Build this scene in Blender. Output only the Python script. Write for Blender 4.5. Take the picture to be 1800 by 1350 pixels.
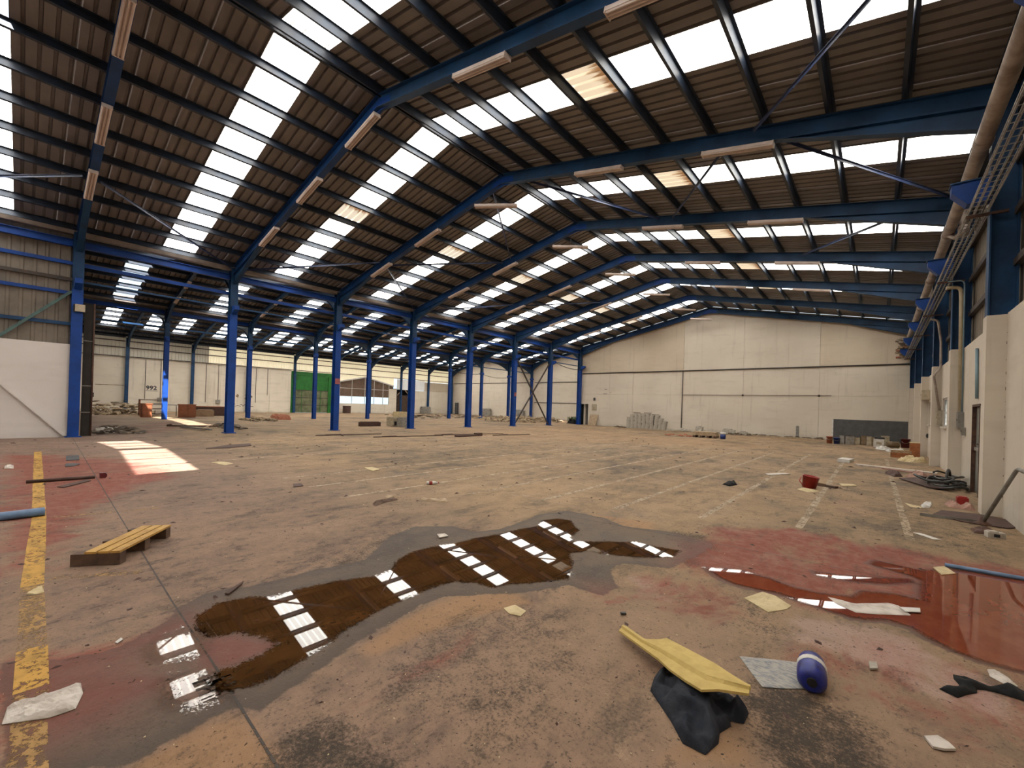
import bpy, math, random
import numpy as np
from mathutils import Vector, Matrix, noise as mnoise

for o in list(bpy.data.objects):
    bpy.data.objects.remove(o, do_unlink=True)
scene = bpy.context.scene
COL = scene.collection
rnd = random.Random(7)

# ------------------------------------------------------------------ camera, world, sun, exposure
CAM_Z = 1.6733
def cam_axes(yaw, pitch, roll):
    cy, sy, cp, sp = math.cos(yaw), math.sin(yaw), math.cos(pitch), math.sin(pitch)
    f = Vector((-sy * cp, cy * cp, sp)); r0 = Vector((cy, sy, 0)); u0 = r0.cross(f)
    cr, sr = math.cos(roll), math.sin(roll)
    return r0 * cr + u0 * sr, u0 * cr - r0 * sr, f
_r, _u, _f = cam_axes(math.radians(40.96), math.radians(0.21), math.radians(1.80))
cam = bpy.data.cameras.new('camera')
cam.sensor_width = 36.0
cam.lens = 743.4 / 1800 * 36.0
cam.shift_y = 35.19 / 1800
cam.clip_end = 300
cam_ob = bpy.data.objects.new('camera', cam)
COL.objects.link(cam_ob)
_m = Matrix.Identity(4)
for i in range(3):
    _m[i][0], _m[i][1], _m[i][2] = _r[i], _u[i], -_f[i]
_m[2][3] = CAM_Z
cam_ob.matrix_world = _m
scene.camera = cam_ob

world = bpy.data.worlds.new('sky')
scene.world = world
world.use_nodes = True
bg = world.node_tree.nodes['Background']
bg.inputs[0].default_value = (0.72, 0.88, 1.0, 1)
bg.inputs[1].default_value = 1.5

sun = bpy.data.lights.new('sun', 'SUN')
sun.energy = 26.0
sun.angle = math.radians(0.6)
sun.color = (1.0, 0.96, 0.93)
sun_ob = bpy.data.objects.new('sun', sun)
COL.objects.link(sun_ob)
sun_ob.location = (20, -10, 30)
sun_ob.rotation_euler = Vector((-0.634, 0.325, -1.0)).to_track_quat('-Z', 'Y').to_euler()

SKY_L = 9.0          # daylight through the translucent roof lights
scene.view_settings.view_transform = 'Standard'
scene.view_settings.look = 'None'
scene.view_settings.exposure = 0.0
scene.view_settings.gamma = 1.0
scene.view_settings.use_curve_mapping = False
scene.cycles.use_denoising = True
scene.cycles.use_adaptive_sampling = True
scene.cycles.adaptive_threshold = 0.14
scene.cycles.adaptive_min_samples = 16
scene.cycles.max_bounces = 6
scene.cycles.diffuse_bounces = 3
scene.cycles.glossy_bounces = 3
scene.cycles.transparent_max_bounces = 6
scene.cycles.caustics_reflective = False
scene.cycles.caustics_refractive = False
scene.cycles.sample_clamp_indirect = 6.0

# ------------------------------------------------------------------ node helpers
class NT:
    def __init__(s, name):
        s.m = bpy.data.materials.new(name); s.m.use_nodes = True
        s.t = s.m.node_tree; s.b = s.t.nodes['Principled BSDF']; s.out = s.t.nodes['Material Output']
    def n(s, typ, **kw):
        nd = s.t.nodes.new(typ)
        for k, v in kw.items():
            setattr(nd, k, v)
        return nd
    def put(s, sock, v):
        if isinstance(v, bpy.types.NodeSocket):
            s.t.links.new(v, sock)
        elif isinstance(v, (tuple, list)):
            sock.default_value = (*v[:3], 1) if len(sock.default_value) == 4 else v
        else:
            sock.default_value = v
    def pos(s):
        return s.n('ShaderNodeNewGeometry').outputs['Position']
    def obj(s):
        return s.n('ShaderNodeTexCoord').outputs['Object']
    def scale(s, v, sc):
        nd = s.n('ShaderNodeVectorMath', operation='MULTIPLY'); s.put(nd.inputs[0], v); nd.inputs[1].default_value = sc
        return nd.outputs[0]
    def noise(s, v, sc, detail=3, rough=0.55, dist=0.0):
        nd = s.n('ShaderNodeTexNoise'); s.put(nd.inputs['Vector'], v)
        nd.inputs['Scale'].default_value = sc; nd.inputs['Detail'].default_value = detail
        nd.inputs['Roughness'].default_value = rough; nd.inputs['Distortion'].default_value = dist
        return nd.outputs['Fac']
    def attr(s, name):
        return s.n('ShaderNodeAttribute', attribute_name=name).outputs['Fac']
    def step(s, f, a, b, lo=0.0, hi=1.0):
        nd = s.n('ShaderNodeMapRange', interpolation_type='SMOOTHSTEP'); s.put(nd.inputs[0], f)
        nd.inputs[1].default_value = a; nd.inputs[2].default_value = b
        nd.inputs[3].default_value = lo; nd.inputs[4].default_value = hi
        return nd.outputs[0]
    def math(s, op, a, b=0.0):
        nd = s.n('ShaderNodeMath', operation=op); s.put(nd.inputs[0], a); s.put(nd.inputs[1], b)
        return nd.outputs[0]
    def mix(s, f, a, b, blend='MIX'):
        nd = s.n('ShaderNodeMix', data_type='RGBA', blend_type=blend); s.put(nd.inputs[0], f)
        s.put(nd.inputs[6], a); s.put(nd.inputs[7], b)
        return nd.outputs[2]
    def set(s, **kw):
        for k, v in kw.items():
            s.put(s.b.inputs[k.replace('_', ' ')], v)
        return s
    def bump(s, h, strength=0.3, dist=0.01):
        nd = s.n('ShaderNodeBump'); nd.inputs['Strength'].default_value = strength; nd.inputs['Distance'].default_value = dist
        s.put(nd.inputs['Height'], h); s.put(s.b.inputs['Normal'], nd.outputs[0])

M = {}
def mat(name, c, rough=0.6, c2=None, sc=4.0, amt=1.0, metal=0.0, bump=0.0, lo=0.35, hi=0.7, spec=0.5, local=True):
    t = NT(name)
    t.set(Roughness=rough, Metallic=metal)
    t.b.inputs['Specular IOR Level'].default_value = spec
    if c2 is None:
        c2 = tuple(x * 0.72 for x in c)
    v = t.obj() if local else t.pos()
    f = t.noise(v, sc, 4, 0.6)
    t.set(Base_Color=t.mix(t.step(f, lo, hi, 0, amt), c, c2))
    if bump:
        t.bump(t.noise(v, sc * 6, 3), bump, 0.01)
    M[name] = t.m
    return t

mat('blue_steel', (0.006, 0.052, 0.27), 0.5, (0.006, 0.036, 0.17), 1.3, spec=0.3)
mat('blue_grey_steel', (0.012, 0.058, 0.150), 0.5, (0.010, 0.034, 0.085), 1.5, spec=0.3)
mat('purlin_steel', (0.020, 0.034, 0.060), 0.5, (0.014, 0.018, 0.028), 2.0)
mat('brace_steel', (0.05, 0.075, 0.17), 0.4, (0.04, 0.05, 0.09), 3.0)
mat('dark_steel', (0.035, 0.03, 0.028), 0.6, (0.06, 0.035, 0.022), 5.0)
mat('rust_steel', (0.06, 0.028, 0.02), 0.75, (0.11, 0.05, 0.028), 8.0)
mat('green_steel', (0.07, 0.14, 0.13), 0.5, (0.05, 0.09, 0.085), 3.0)
mat('grey_steel', (0.22, 0.21, 0.19), 0.45, (0.14, 0.12, 0.10), 6.0)
mat('galvanised', (0.33, 0.31, 0.28), 0.4, (0.2, 0.18, 0.16), 5.0, metal=0.3)
mat('fixture_beige', (0.66, 0.55, 0.50), 0.5, (0.56, 0.46, 0.41), 3.0)
mat('fixture_louver', (0.42, 0.32, 0.28), 0.5, (0.36, 0.27, 0.23), 3.0)
mat('pvc_pipe', (0.42, 0.35, 0.30), 0.45, (0.22, 0.17, 0.14), 2.5, bump=0.1)
mat('pvc_yellow', (0.55, 0.47, 0.32), 0.5, (0.42, 0.34, 0.22), 3.0)
mat('conduit_blue', (0.20, 0.30, 0.36), 0.5)
mat('gutter_metal', (0.22, 0.185, 0.16), 0.5, (0.14, 0.115, 0.1), 2.0)
mat('cladding_beige', (0.24, 0.20, 0.155), 0.6, (0.17, 0.14, 0.105), 0.9)
mat('cladding_grey', (0.20, 0.165, 0.13), 0.6, (0.14, 0.115, 0.09), 1.2)
mat('green_paint', (0.012, 0.16, 0.018), 0.5, (0.008, 0.10, 0.012), 2.0)
mat('door_grey', (0.20, 0.20, 0.175), 0.5, (0.15, 0.15, 0.13), 3.0)
mat('dado_grey', (0.075, 0.075, 0.078), 0.55, (0.055, 0.055, 0.055), 3.0)
mat('dado_teal', (0.02, 0.12, 0.13), 0.55)
mat('wood_yellow', (0.50, 0.29, 0.07), 0.6, (0.36, 0.19, 0.045), 9.0)
mat('wood_dark', (0.13, 0.075, 0.045), 0.75, (0.07, 0.038, 0.025), 8.0)
mat('wood_pale', (0.42, 0.31, 0.20), 0.7, (0.28, 0.19, 0.11), 7.0)
mat('wood_orange', (0.38, 0.14, 0.045), 0.55, (0.27, 0.09, 0.03), 5.0)
mat('cabinet_brown', (0.30, 0.10, 0.04), 0.55, (0.22, 0.07, 0.03), 4.0)
mat('board_brown', (0.075, 0.035, 0.024), 0.7, (0.045, 0.02, 0.015), 6.0)
mat('cardboard', (0.33, 0.22, 0.13), 0.8, (0.22, 0.14, 0.085), 4.0)
mat('paper_white', (0.62, 0.56, 0.50), 0.8, (0.42, 0.36, 0.31), 9.0, bump=0.2)
mat('paper_cream', (0.60, 0.48, 0.28), 0.8, (0.46, 0.36, 0.2), 9.0, bump=0.2)
mat('plastic_white', (0.66, 0.64, 0.6), 0.45, (0.5, 0.47, 0.43), 7.0)
mat('foam_yellow', (0.55, 0.40, 0.13), 0.75, (0.46, 0.33, 0.10), 11.0, bump=0.15)
mat('navy_cloth', (0.022, 0.025, 0.034), 0.95, (0.040, 0.043, 0.052), 9.0, bump=0.3, spec=0.15)
mat('black_cloth', (0.008, 0.008, 0.009), 0.9, (0.02, 0.019, 0.018), 9.0, spec=0.2)
mat('black_rubber', (0.018, 0.017, 0.016), 0.45, (0.03, 0.027, 0.024), 9.0)
mat('blue_plastic', (0.018, 0.028, 0.22), 0.35, (0.010, 0.014, 0.11), 14.0)
mat('blue_bucket', (0.012, 0.03, 0.17), 0.4)
mat('red_plastic', (0.32, 0.018, 0.014), 0.4, (0.22, 0.012, 0.01), 8.0)
mat('orange_plastic', (0.42, 0.12, 0.05), 0.5)
mat('dark_red', (0.12, 0.012, 0.014), 0.5)
mat('tin_grey', (0.27, 0.25, 0.22), 0.5, (0.18, 0.16, 0.13), 7.0)
mat('tin_cream', (0.42, 0.36, 0.26), 0.55, (0.28, 0.22, 0.14), 7.0)
mat('tin_brown', (0.22, 0.16, 0.09), 0.6, (0.14, 0.09, 0.05), 7.0)
mat('black_plastic', (0.014, 0.014, 0.016), 0.45)
mat('concrete_block', (0.46, 0.42, 0.36), 0.85, (0.30, 0.26, 0.21), 7.0, bump=0.3)
mat('terracotta', (0.36, 0.13, 0.07), 0.85, (0.24, 0.085, 0.05), 8.0)
mat('rubble_tan', (0.36, 0.27, 0.17), 0.9, (0.2, 0.14, 0.085), 3.0, lo=0.42, hi=0.6, local=False)
mat('rubble_dark', (0.075, 0.055, 0.04), 0.9, (0.16, 0.11, 0.07), 3.5, lo=0.45, hi=0.6, local=False)
mat('pink_sheet', (0.36, 0.20, 0.15), 0.75)
mat('blue_pipe', (0.14, 0.24, 0.40), 0.35, (0.10, 0.17, 0.28), 6.0)
mat('sticker_red', (0.35, 0.10, 0.10), 0.6)
mat('grass_green', (0.06, 0.10, 0.03), 0.8)
mat('graffiti', (0.07, 0.065, 0.07), 0.9)
mat('lamp_cream', (0.5, 0.42, 0.3), 0.5)
mat('roof_underside', (0.205, 0.185, 0.175), 0.5, (0.145, 0.130, 0.122), 0.8)
mat('aisle_roof', (0.135, 0.118, 0.108), 0.5, (0.09, 0.078, 0.07), 0.8)
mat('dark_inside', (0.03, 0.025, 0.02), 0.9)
mat('timber_gate', (0.085, 0.05, 0.03), 0.8, (0.05, 0.028, 0.018), 5.0)
mat('outdoor_brown', (0.15, 0.095, 0.065), 0.8, (0.11, 0.07, 0.045), 2.0)

def wall_material(name, c, c2, stain=0.5):
    t = NT(name)
    p = t.pos()
    a = t.noise(p, 0.35, 4, 0.6)
    col = t.mix(t.step(a, 0.35, 0.7), c, c2)
    streak = t.noise(t.scale(p, (2.2, 2.2, 0.16)), 1.6, 4, 0.6)
    col = t.mix(t.step(streak, 0.56, 0.75, 0, 0.40 * stain), col, (0.22, 0.17, 0.12))
    block = t.noise(t.scale(p, (0.5, 0.5, 2.4)), 1.4, 3, 0.5)
    col = t.mix(t.step(block, 0.52, 0.7, 0, 0.25 * stain), col, (0.33, 0.27, 0.21))
    spots = t.noise(p, 5.5, 4, 0.65)
    col = t.mix(t.step(spots, 0.66, 0.76, 0, 0.6 * stain), col, (0.12, 0.09, 0.065))
    z = t.n('ShaderNodeSeparateXYZ'); t.put(z.inputs[0], p)
    rise = t.math('ADD', z.outputs[2], t.math('MULTIPLY', t.noise(p, 1.3, 4, 0.6), 0.9))
    col = t.mix(t.step(rise, 0.30, 0.75, 0.55 * stain, 0.0), col, (0.19, 0.145, 0.10))
    t.set(Base_Color=col, Roughness=0.85)
    t.bump(t.noise(p, 14, 3), 0.12, 0.01)
    M[name] = t.m
wall_material('wall_white', (0.63, 0.56, 0.465), (0.57, 0.50, 0.41), 0.55)
wall_material('wall_cream', (0.57, 0.48, 0.37), (0.52, 0.43, 0.325), 0.6)
wall_material('wall_clean', (0.70, 0.65, 0.62), (0.65, 0.60, 0.57), 0.3)
wall_material('wall_aisle', (0.72, 0.65, 0.54), (0.66, 0.585, 0.48), 0.6)

def light_panel(name, c, L, rust=False, stain=(0.24, 0.09, 0.022)):
    t = NT(name)
    v = t.obj()
    col = t.mix(t.step(t.noise(v, 1.2, 3), 0.35, 0.7), c, tuple(x * 0.93 for x in c))
    if rust:
        sx = t.n('ShaderNodeSeparateXYZ'); t.put(sx.inputs[0], t.n('ShaderNodeTexCoord').outputs['Generated'])
        streak = t.noise(t.scale(v, (0.8, 9.0, 1.0)), 1.6, 4, 0.65)
        f = t.math('ADD', sx.outputs[0], t.math('MULTIPLY', streak, 0.85))
        fac = t.step(f, 0.95, 1.18)
        col = t.mix(fac, col, stain)
    t.set(Base_Color=(0.5, 0.48, 0.42), Roughness=0.5, Emission_Color=col, Emission_Strength=L)
    M[name] = t.m
light_panel('rooflight', (1.0, 0.965, 0.90), SKY_L)
light_panel('rooflight_rusty', (1.0, 0.80, 0.56), 0.80, True)
light_panel('rooflight_rusty_mirror', (0.95, 0.83, 0.66), 0.80, True)
light_panel('wall_light', (1.0, 0.83, 0.52), 0.62)  # wall sheets glow by themselves, in place of daylight behind them
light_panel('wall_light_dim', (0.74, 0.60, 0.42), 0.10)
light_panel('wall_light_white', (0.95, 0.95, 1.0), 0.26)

def glass():
    t = NT('glass')
    t.set(Base_Color=(0.9, 0.95, 0.95), Roughness=0.05, IOR=1.1)
    t.put(t.b.inputs['Transmission Weight'], 1.0)
    M['glass'] = t.m
glass()

# ------------------------------------------------------------------ mesh helpers
class MB:
    def __init__(s):
        s.v = []; s.f = []; s.sm = []
    def add(s, vs, fs, smooth=False):
        o = len(s.v); s.v.extend([tuple(v) for v in vs])
        for f in fs:
            s.f.append(tuple(i + o for i in f)); s.sm.append(smooth)
        return s
    def box(s, x0, x1, y0, y1, z0, z1, m=None):
        vs = [Vector(p) for p in ((x0,y0,z0),(x1,y0,z0),(x1,y1,z0),(x0,y1,z0),(x0,y0,z1),(x1,y0,z1),(x1,y1,z1),(x0,y1,z1))]
        if m is not None:
            vs = [m @ v for v in vs]
        return s.add(vs, [(3,2,1,0),(4,5,6,7),(0,1,5,4),(1,2,6,5),(2,3,7,6),(3,0,4,7)])
    def bar(s, p, q, w, h, up=(0,0,1)):
        p, q = Vector(p), Vector(q); d = (q - p).normalized(); up = Vector(up)
        if abs(d.dot(up)) > 0.99: up = Vector((1, 0, 0))
        a = d.cross(up).normalized(); b = a.cross(d).normalized()
        vs = []
        for c in (p, q):
            for sa, sb in ((-1,-1),(1,-1),(1,1),(-1,1)):
                vs.append(c + a * (w / 2 * sa) + b * (h / 2 * sb))
        return s.add(vs, [(0,1,2,3),(7,6,5,4),(0,4,5,1),(1,5,6,2),(2,6,7,3),(3,7,4,0)])
    def ibeam(s, p, q, h, b, tf=0.02, tw=0.015, up=(0,0,1)):
        p, q, up = Vector(p), Vector(q), Vector(up)
        d = (q - p).normalized(); a = d.cross(up).normalized(); u = a.cross(d).normalized()
        s.bar(p, q, tw, h - 2 * tf, u)
        for k in (-1, 1):
            o = u * (k * (h - tf) / 2)
            s.bar(p + o, q + o, b, tf, u)
        return s
    def tube(s, path, r, n=8, cap=True):
        path = [Vector(p) for p in path]; rings = []; prev = None
        for i, p in enumerate(path):
            if i == 0: d = path[1] - p
            elif i == len(path) - 1: d = p - path[i - 1]
            else: d = (path[i + 1] - p).normalized() + (p - path[i - 1]).normalized()
            d.normalize()
            a = prev if prev is not None else (Vector((0,0,1)) if abs(d.z) < 0.9 else Vector((1,0,0)))
            x = (a - d * a.dot(d)).normalized(); prev = x; y = d.cross(x)
            rr = r[i] if isinstance(r, (list, tuple)) else r
            rings.append([p + x * (rr * math.cos(2*math.pi*k/n)) + y * (rr * math.sin(2*math.pi*k/n)) for k in range(n)])
        vs = [v for rg in rings for v in rg]; fs = []
        for i in range(len(path) - 1):
            for k in range(n):
                fs.append((i*n+k, i*n+(k+1) % n, (i+1)*n+(k+1) % n, (i+1)*n+k))
        s.add(vs, fs, True)
        if cap:
            o = len(s.v) - len(vs)
            s.f.append(tuple(o + k for k in reversed(range(n)))); s.sm.append(False)
            s.f.append(tuple(o + (len(path)-1)*n + k for k in range(n))); s.sm.append(False)
        return s
    def lathe(s, prof, n=16, m=None):
        vs = []; fs = []
        for r, z in prof:
            for k in range(n):
                v = Vector((r*math.cos(2*math.pi*k/n), r*math.sin(2*math.pi*k/n), z)); vs.append(m @ v if m is not None else v)
        for i in range(len(prof) - 1):
            for k in range(n):
                fs.append((i*n+k, i*n+(k+1) % n, (i+1)*n+(k+1) % n, (i+1)*n+k))
        fs.append(tuple(reversed(range(n)))); fs.append(tuple((len(prof)-1)*n + k for k in range(n)))
        return s.add(vs, fs, True)
    def prism(s, pts, d):
        # closed outline of 3-D points, pushed along the vector d
        n = len(pts); d = Vector(d); pts = [Vector(p) for p in pts]
        return s.add(pts + [p + d for p in pts], [tuple(reversed(range(n))), tuple(range(n, 2*n))] + [(i, (i+1) % n, n+(i+1) % n, n+i) for i in range(n)])
    def mesh(s, name):
        me = bpy.data.meshes.new(name); me.from_pydata(s.v, [], s.f)
        me.polygons.foreach_set('use_smooth', s.sm); me.update()
        return me
    def build(s, name, material, parent=None, loc=None):
        return link(name, s.mesh(name), material, parent, loc)

def link(name, me, material, parent=None, loc=None):
    if material and not me.materials:
        me.materials.append(M[material])
    o = bpy.data.objects.new(name, me); COL.objects.link(o)
    if parent is not None: o.parent = parent
    if loc is not None: o.location = loc
    return o
def tag(o, label=None, cat=None, group=None, kind=None):
    for k, v in (('label', label), ('category', cat), ('group', group), ('kind', kind)):
        if v: o[k] = v
    return o
def empty(name, loc=(0, 0, 0), rz=0.0):
    o = bpy.data.objects.new(name, None); COL.objects.link(o); o.location = loc; o.rotation_euler = (0, 0, rz)
    o.empty_display_size = 0.2
    return o
def copy_tree(o, parent=None):
    c = o.copy(); COL.objects.link(c)
    if parent is not None: c.parent = parent
    for ch in list(o.children):
        if ch.name in COL.objects: copy_tree(ch, c)
    return c
def structure(name, loc=(0, 0, 0)):
    o = empty(name, loc); o['kind'] = 'structure'
    return o

# polygon signed distance, positive inside
def sdf(P, poly):
    poly = np.array(poly, float); d = np.full(len(P), 1e9); ins = np.zeros(len(P), bool)
    n = len(poly)
    for i in range(n):
        a, b = poly[i], poly[(i + 1) % n]; e = b - a; w = P - a
        t = np.clip((w @ e) / (e @ e + 1e-12), 0, 1); q = w - t[:, None] * e
        d = np.minimum(d, (q * q).sum(1))
        c = ((a[1] > P[:, 1]) != (b[1] > P[:, 1]))
        with np.errstate(divide='ignore', invalid='ignore'):
            xi = (b[0] - a[0]) * (P[:, 1] - a[1]) / (b[1] - a[1]) + a[0]
        ins ^= c & (P[:, 0] < xi)
    d = np.sqrt(d)
    return np.where(ins, d, -d)

# ------------------------------------------------------------------ building dimensions
S = 5.0
FY0 = 1.194
FY = [FY0 + S * i for i in range(10)]         # frame lines
NX0, NX1, RX = -22.6, 1.68, -10.5             # nave columns and ridge
SL = 0.203                                    # roof pitch
RT = 10.05                                    # top of rafter at ridge
RZ = 10.25                                    # sheeting at ridge
AX1, AX2 = -36.4, -53.3                       # aisle column rows
A1R, A1Z = -29.5, 9.10
A2R, A2Z = -44.85, 8.90
END_Y, AISLE_END = 36.46, 46.3
REAR_Y, AISLE_REAR = -8.8, -3.9
ORD = ['nearest', 'second', 'third', 'fourth', 'fifth', 'sixth', 'seventh', 'eighth', 'ninth', 'tenth']

# ------------------------------------------------------------------ floor
PUDDLE = [(-3.861, 0.888), (-3.997, 1.049), (-3.940, 1.276), (-3.810, 1.406), (-3.811, 1.590), (-3.766, 1.888), (-3.603, 2.238), (-3.621, 2.438), (-3.831, 2.646), (-3.905, 2.896), (-3.880, 3.199), (-3.791, 3.411), (-3.777, 3.707), (-3.675, 4.122), (-3.632, 4.466), (-3.555, 4.747), (-3.700, 5.019), (-3.599, 5.268), (-3.411, 5.335), (-3.207, 5.123), (-3.059, 5.005), (-2.975, 4.624), (-2.824, 4.522), (-2.721, 4.662), (-2.371, 4.999), (-2.260, 5.085), (-2.039, 5.100), (-1.765, 5.181), (-1.749, 4.897), (-1.826, 4.791), (-2.080, 4.555), (-2.350, 4.406), (-2.545, 4.367), (-2.633, 4.139), (-2.371, 3.758), (-2.259, 3.504), (-2.453, 3.177), (-2.588, 3.005), (-2.635, 2.853), (-2.830, 2.797), (-2.982, 2.698), (-3.024, 2.462), (-3.011, 2.248), (-3.015, 2.095), (-2.987, 1.901), (-2.934, 1.704), (-2.883, 1.530), (-2.821, 1.389), (-2.757, 1.225), (-2.714, 1.081), (-2.704, 0.972), (-2.750, 0.791), (-2.786, 0.738), (-2.931, 0.734), (-3.000, 0.814), (-2.985, 0.906), (-3.002, 1.084), (-3.052, 1.165), (-3.205, 1.143), (-3.408, 1.028), (-3.471, 0.884), (-3.626, 0.837)]
SHALLOW_A = [(-3.578, 0.590), (-3.661, 0.699), (-3.671, 0.813), (-3.520, 0.836), (-3.331, 0.757), (-3.406, 0.625)]
SHALLOW_B = [(-3.081, 0.590), (-3.058, 0.713), (-2.931, 0.748), (-2.757, 0.752), (-2.761, 0.661), (-2.907, 0.584)]
DAMP = [(-4.032, -0.061), (-3.835, 0.169), (-3.752, 0.421), (-3.941, 0.749), (-4.148, 0.858), (-4.288, 1.081), (-4.180, 1.351), (-4.165, 1.631), (-4.148, 1.942), (-4.048, 2.374), (-4.542, 2.961), (-4.705, 3.504), (-4.342, 3.896), (-3.996, 3.887), (-3.827, 4.256), (-3.890, 4.949), (-3.956, 5.316), (-3.753, 5.809), (-3.158, 5.848), (-2.699, 5.673), (-2.128, 5.888), (-1.695, 5.811), (-1.532, 5.723), (-1.579, 4.919), (-1.623, 4.521), (-2.042, 4.321), (-2.075, 4.060), (-1.833, 3.711), (-1.811, 3.399), (-2.050, 3.406), (-2.160, 3.383), (-2.276, 3.095), (-2.599, 2.692), (-2.803, 2.410), (-2.815, 2.179), (-2.783, 1.888), (-2.721, 1.615), (-2.641, 1.406), (-2.572, 1.225), (-2.532, 1.012), (-2.432, 0.834), (-2.498, 0.828), (-2.594, 0.749), (-2.600, 0.674), (-2.563, 0.503), (-2.509, 0.333), (-2.901, -0.033)]
RED_WATER = [(-1.370, 4.825), (-1.081, 5.009), (-0.790, 4.990), (-0.563, 4.899), (-0.367, 4.939), (-0.143, 5.063), (-0.067, 5.308), (0.178, 5.450), (0.325, 5.448), (0.376, 6.089), (0.287, 6.205), (-0.037, 6.332), (0.011, 6.533), (0.391, 6.509), (0.725, 6.827), (1.185, 6.906), (1.297, 6.899), (1.225, 5.697), (0.871, 4.329), (0.768, 4.413), (0.614, 4.404), (0.481, 4.423), (0.344, 4.535), (0.225, 4.693), (0.089, 4.710), (-0.124, 4.540), (-0.277, 4.566), (-0.439, 4.580), (-0.664, 4.642), (-0.842, 4.601), (-1.033, 4.572), (-1.217, 4.679)]
RED_STREAK = [(-0.492, 5.565), (-0.257, 5.653), (0.014, 5.844), (0.282, 6.074), (0.295, 5.988), (0.101, 5.733), (-0.160, 5.548), (-0.435, 5.473)]
RED = [
 ([(-17.355, -0.390), (-16.515, 0.194), (-14.746, 1.528), (-10.941, 2.283), (-10.363, 1.476), (-8.340, 0.592), (-6.639, 0.306), (-5.852, 0.201), (-5.970, -0.109)], 0.45, 1.05),
 ([(-4.075, -0.062), (-3.918, 0.172), (-3.786, 0.480), (-3.956, 0.855), (-3.763, 0.866), (-3.544, 0.534), (-3.169, 0.507), (-2.954, 0.340), (-2.950, 0.140), (-2.992, -0.036)], 0.25, 1.1),
 ([(-1.819, 6.625), (-0.875, 7.433), (0.120, 7.393), (0.830, 7.402), (1.282, 7.489), (1.726, 7.710), (0.960, 4.235), (0.763, 4.384), (0.506, 4.400), (0.227, 4.719), (-0.200, 4.559), (-0.740, 4.549), (-1.311, 4.625), (-1.685, 4.689), (-1.840, 5.495)], 0.30, 1.0),
 ([(-0.193, 4.433), (0.512, 4.453), (1.021, 4.512), (0.777, 3.404), (0.356, 3.011), (0.073, 3.263), (-0.399, 3.573)], 0.35, 0.75),
 ([(-2.128, 3.636), (-1.814, 3.731), (-1.562, 3.495), (-1.645, 3.241), (-1.920, 3.290)], 0.12, 0.7),
 ([(-2.233, 1.011), (-2.201, 1.718), (-2.207, 2.358), (-2.053, 2.350), (-2.052, 1.693), (-2.056, 1.107)], 0.10, 0.55),
 ([(-1.817, 4.111), (-1.183, 4.553), (-0.779, 4.272), (-0.673, 3.720), (-1.151, 3.492), (-1.666, 3.544)], 0.25, 0.75),
 ([(-27.782, 2.942), (-33.091, 4.360), (-34.158, 6.729), (-27.800, 6.102), (-23.845, 4.303), (-23.131, 2.626)], 0.8, 0.6),
 ([(-6.161, -0.114), (-5.983, 0.168), (-5.569, 0.299), (-5.278, 0.089), (-5.387, -0.095)], 0.2, 0.5),
 ([(-1.524, 3.253), (-1.090, 3.313), (-0.971, 2.761), (-1.018, 2.355), (-1.352, 2.563)], 0.3, 0.55)]
DARK = [
 ([(-4.631, 2.708), (-4.749, 3.264), (-4.348, 3.511), (-3.892, 2.910), (-3.763, 2.335), (-3.986, 1.868), (-4.293, 2.008)], 0.25, 0.75),
 ([(-1.974, 0.643), (-2.208, 0.837), (-2.151, 1.034), (-1.927, 1.161), (-1.665, 1.185), (-1.435, 1.143)], 0.14, 1.0),
 ([(-0.530, 3.144), (-0.258, 3.111), (-0.072, 3.077), (0.069, 2.978), (0.064, 2.537), (-0.256, 2.239), (-0.447, 2.545), (-0.603, 2.749)], 0.14, 1.0),
 ([(-2.664, 2.066), (-2.315, 2.747), (-1.633, 2.897), (-1.249, 2.341), (-1.081, 1.896), (-1.245, 1.514), (-1.736, 1.233), (-2.231, 1.299)], 0.3, 0.55),
 ([(-2.527, 3.777), (-2.159, 4.155), (-1.815, 3.642), (-2.122, 3.421)], 0.14, 0.8),
 ([(-5.373, 15.777), (-1.432, 18.912), (-0.407, 12.507), (-1.432, 8.578), (-4.501, 6.948), (-6.931, 8.067)], 1.6, 0.45),
 ([(-12.256, 9.517), (-12.400, 16.479), (-9.286, 14.236), (-8.141, 7.244), (-7.504, 3.891), (-7.649, 2.771), (-9.007, 4.152)], 1.2, 0.6),
 ([(-0.342, 10.681), (0.770, 10.736), (1.745, 10.252), (1.332, 7.789), (0.343, 7.563), (-0.395, 8.301)], 0.6, 0.65),
 ([(-2.295, 5.905), (-1.691, 6.167), (-1.436, 5.611), (-1.448, 4.700), (-1.710, 4.433), (-1.726, 5.165)], 0.2, 0.8),
 ([(-7.575, 1.211), (-7.726, 1.625), (-7.433, 1.700), (-7.190, 1.329)], 0.2, 0.5),
 ([(-7.775, 2.306), (-6.495, 3.773), (-4.749, 3.264), (-4.370, 2.043), (-5.350, 1.658)], 0.7, 0.35),
 ([(-1.028, 4.346), (-0.742, 4.309), (-0.465, 3.812), (-0.561, 3.512), (-0.825, 3.689)], 0.12, 0.6),
 ([(-3.256, 0.109), (-3.180, 0.363), (-2.797, 0.545), (-2.552, 0.377), (-2.795, 0.066)], 0.2, 0.6),
 ([(0.374, 29.584), (1.920, 27.495), (2.067, 12.181), (1.211, 10.931), (0.215, 15.692)], 1.0, 0.35)]
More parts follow.
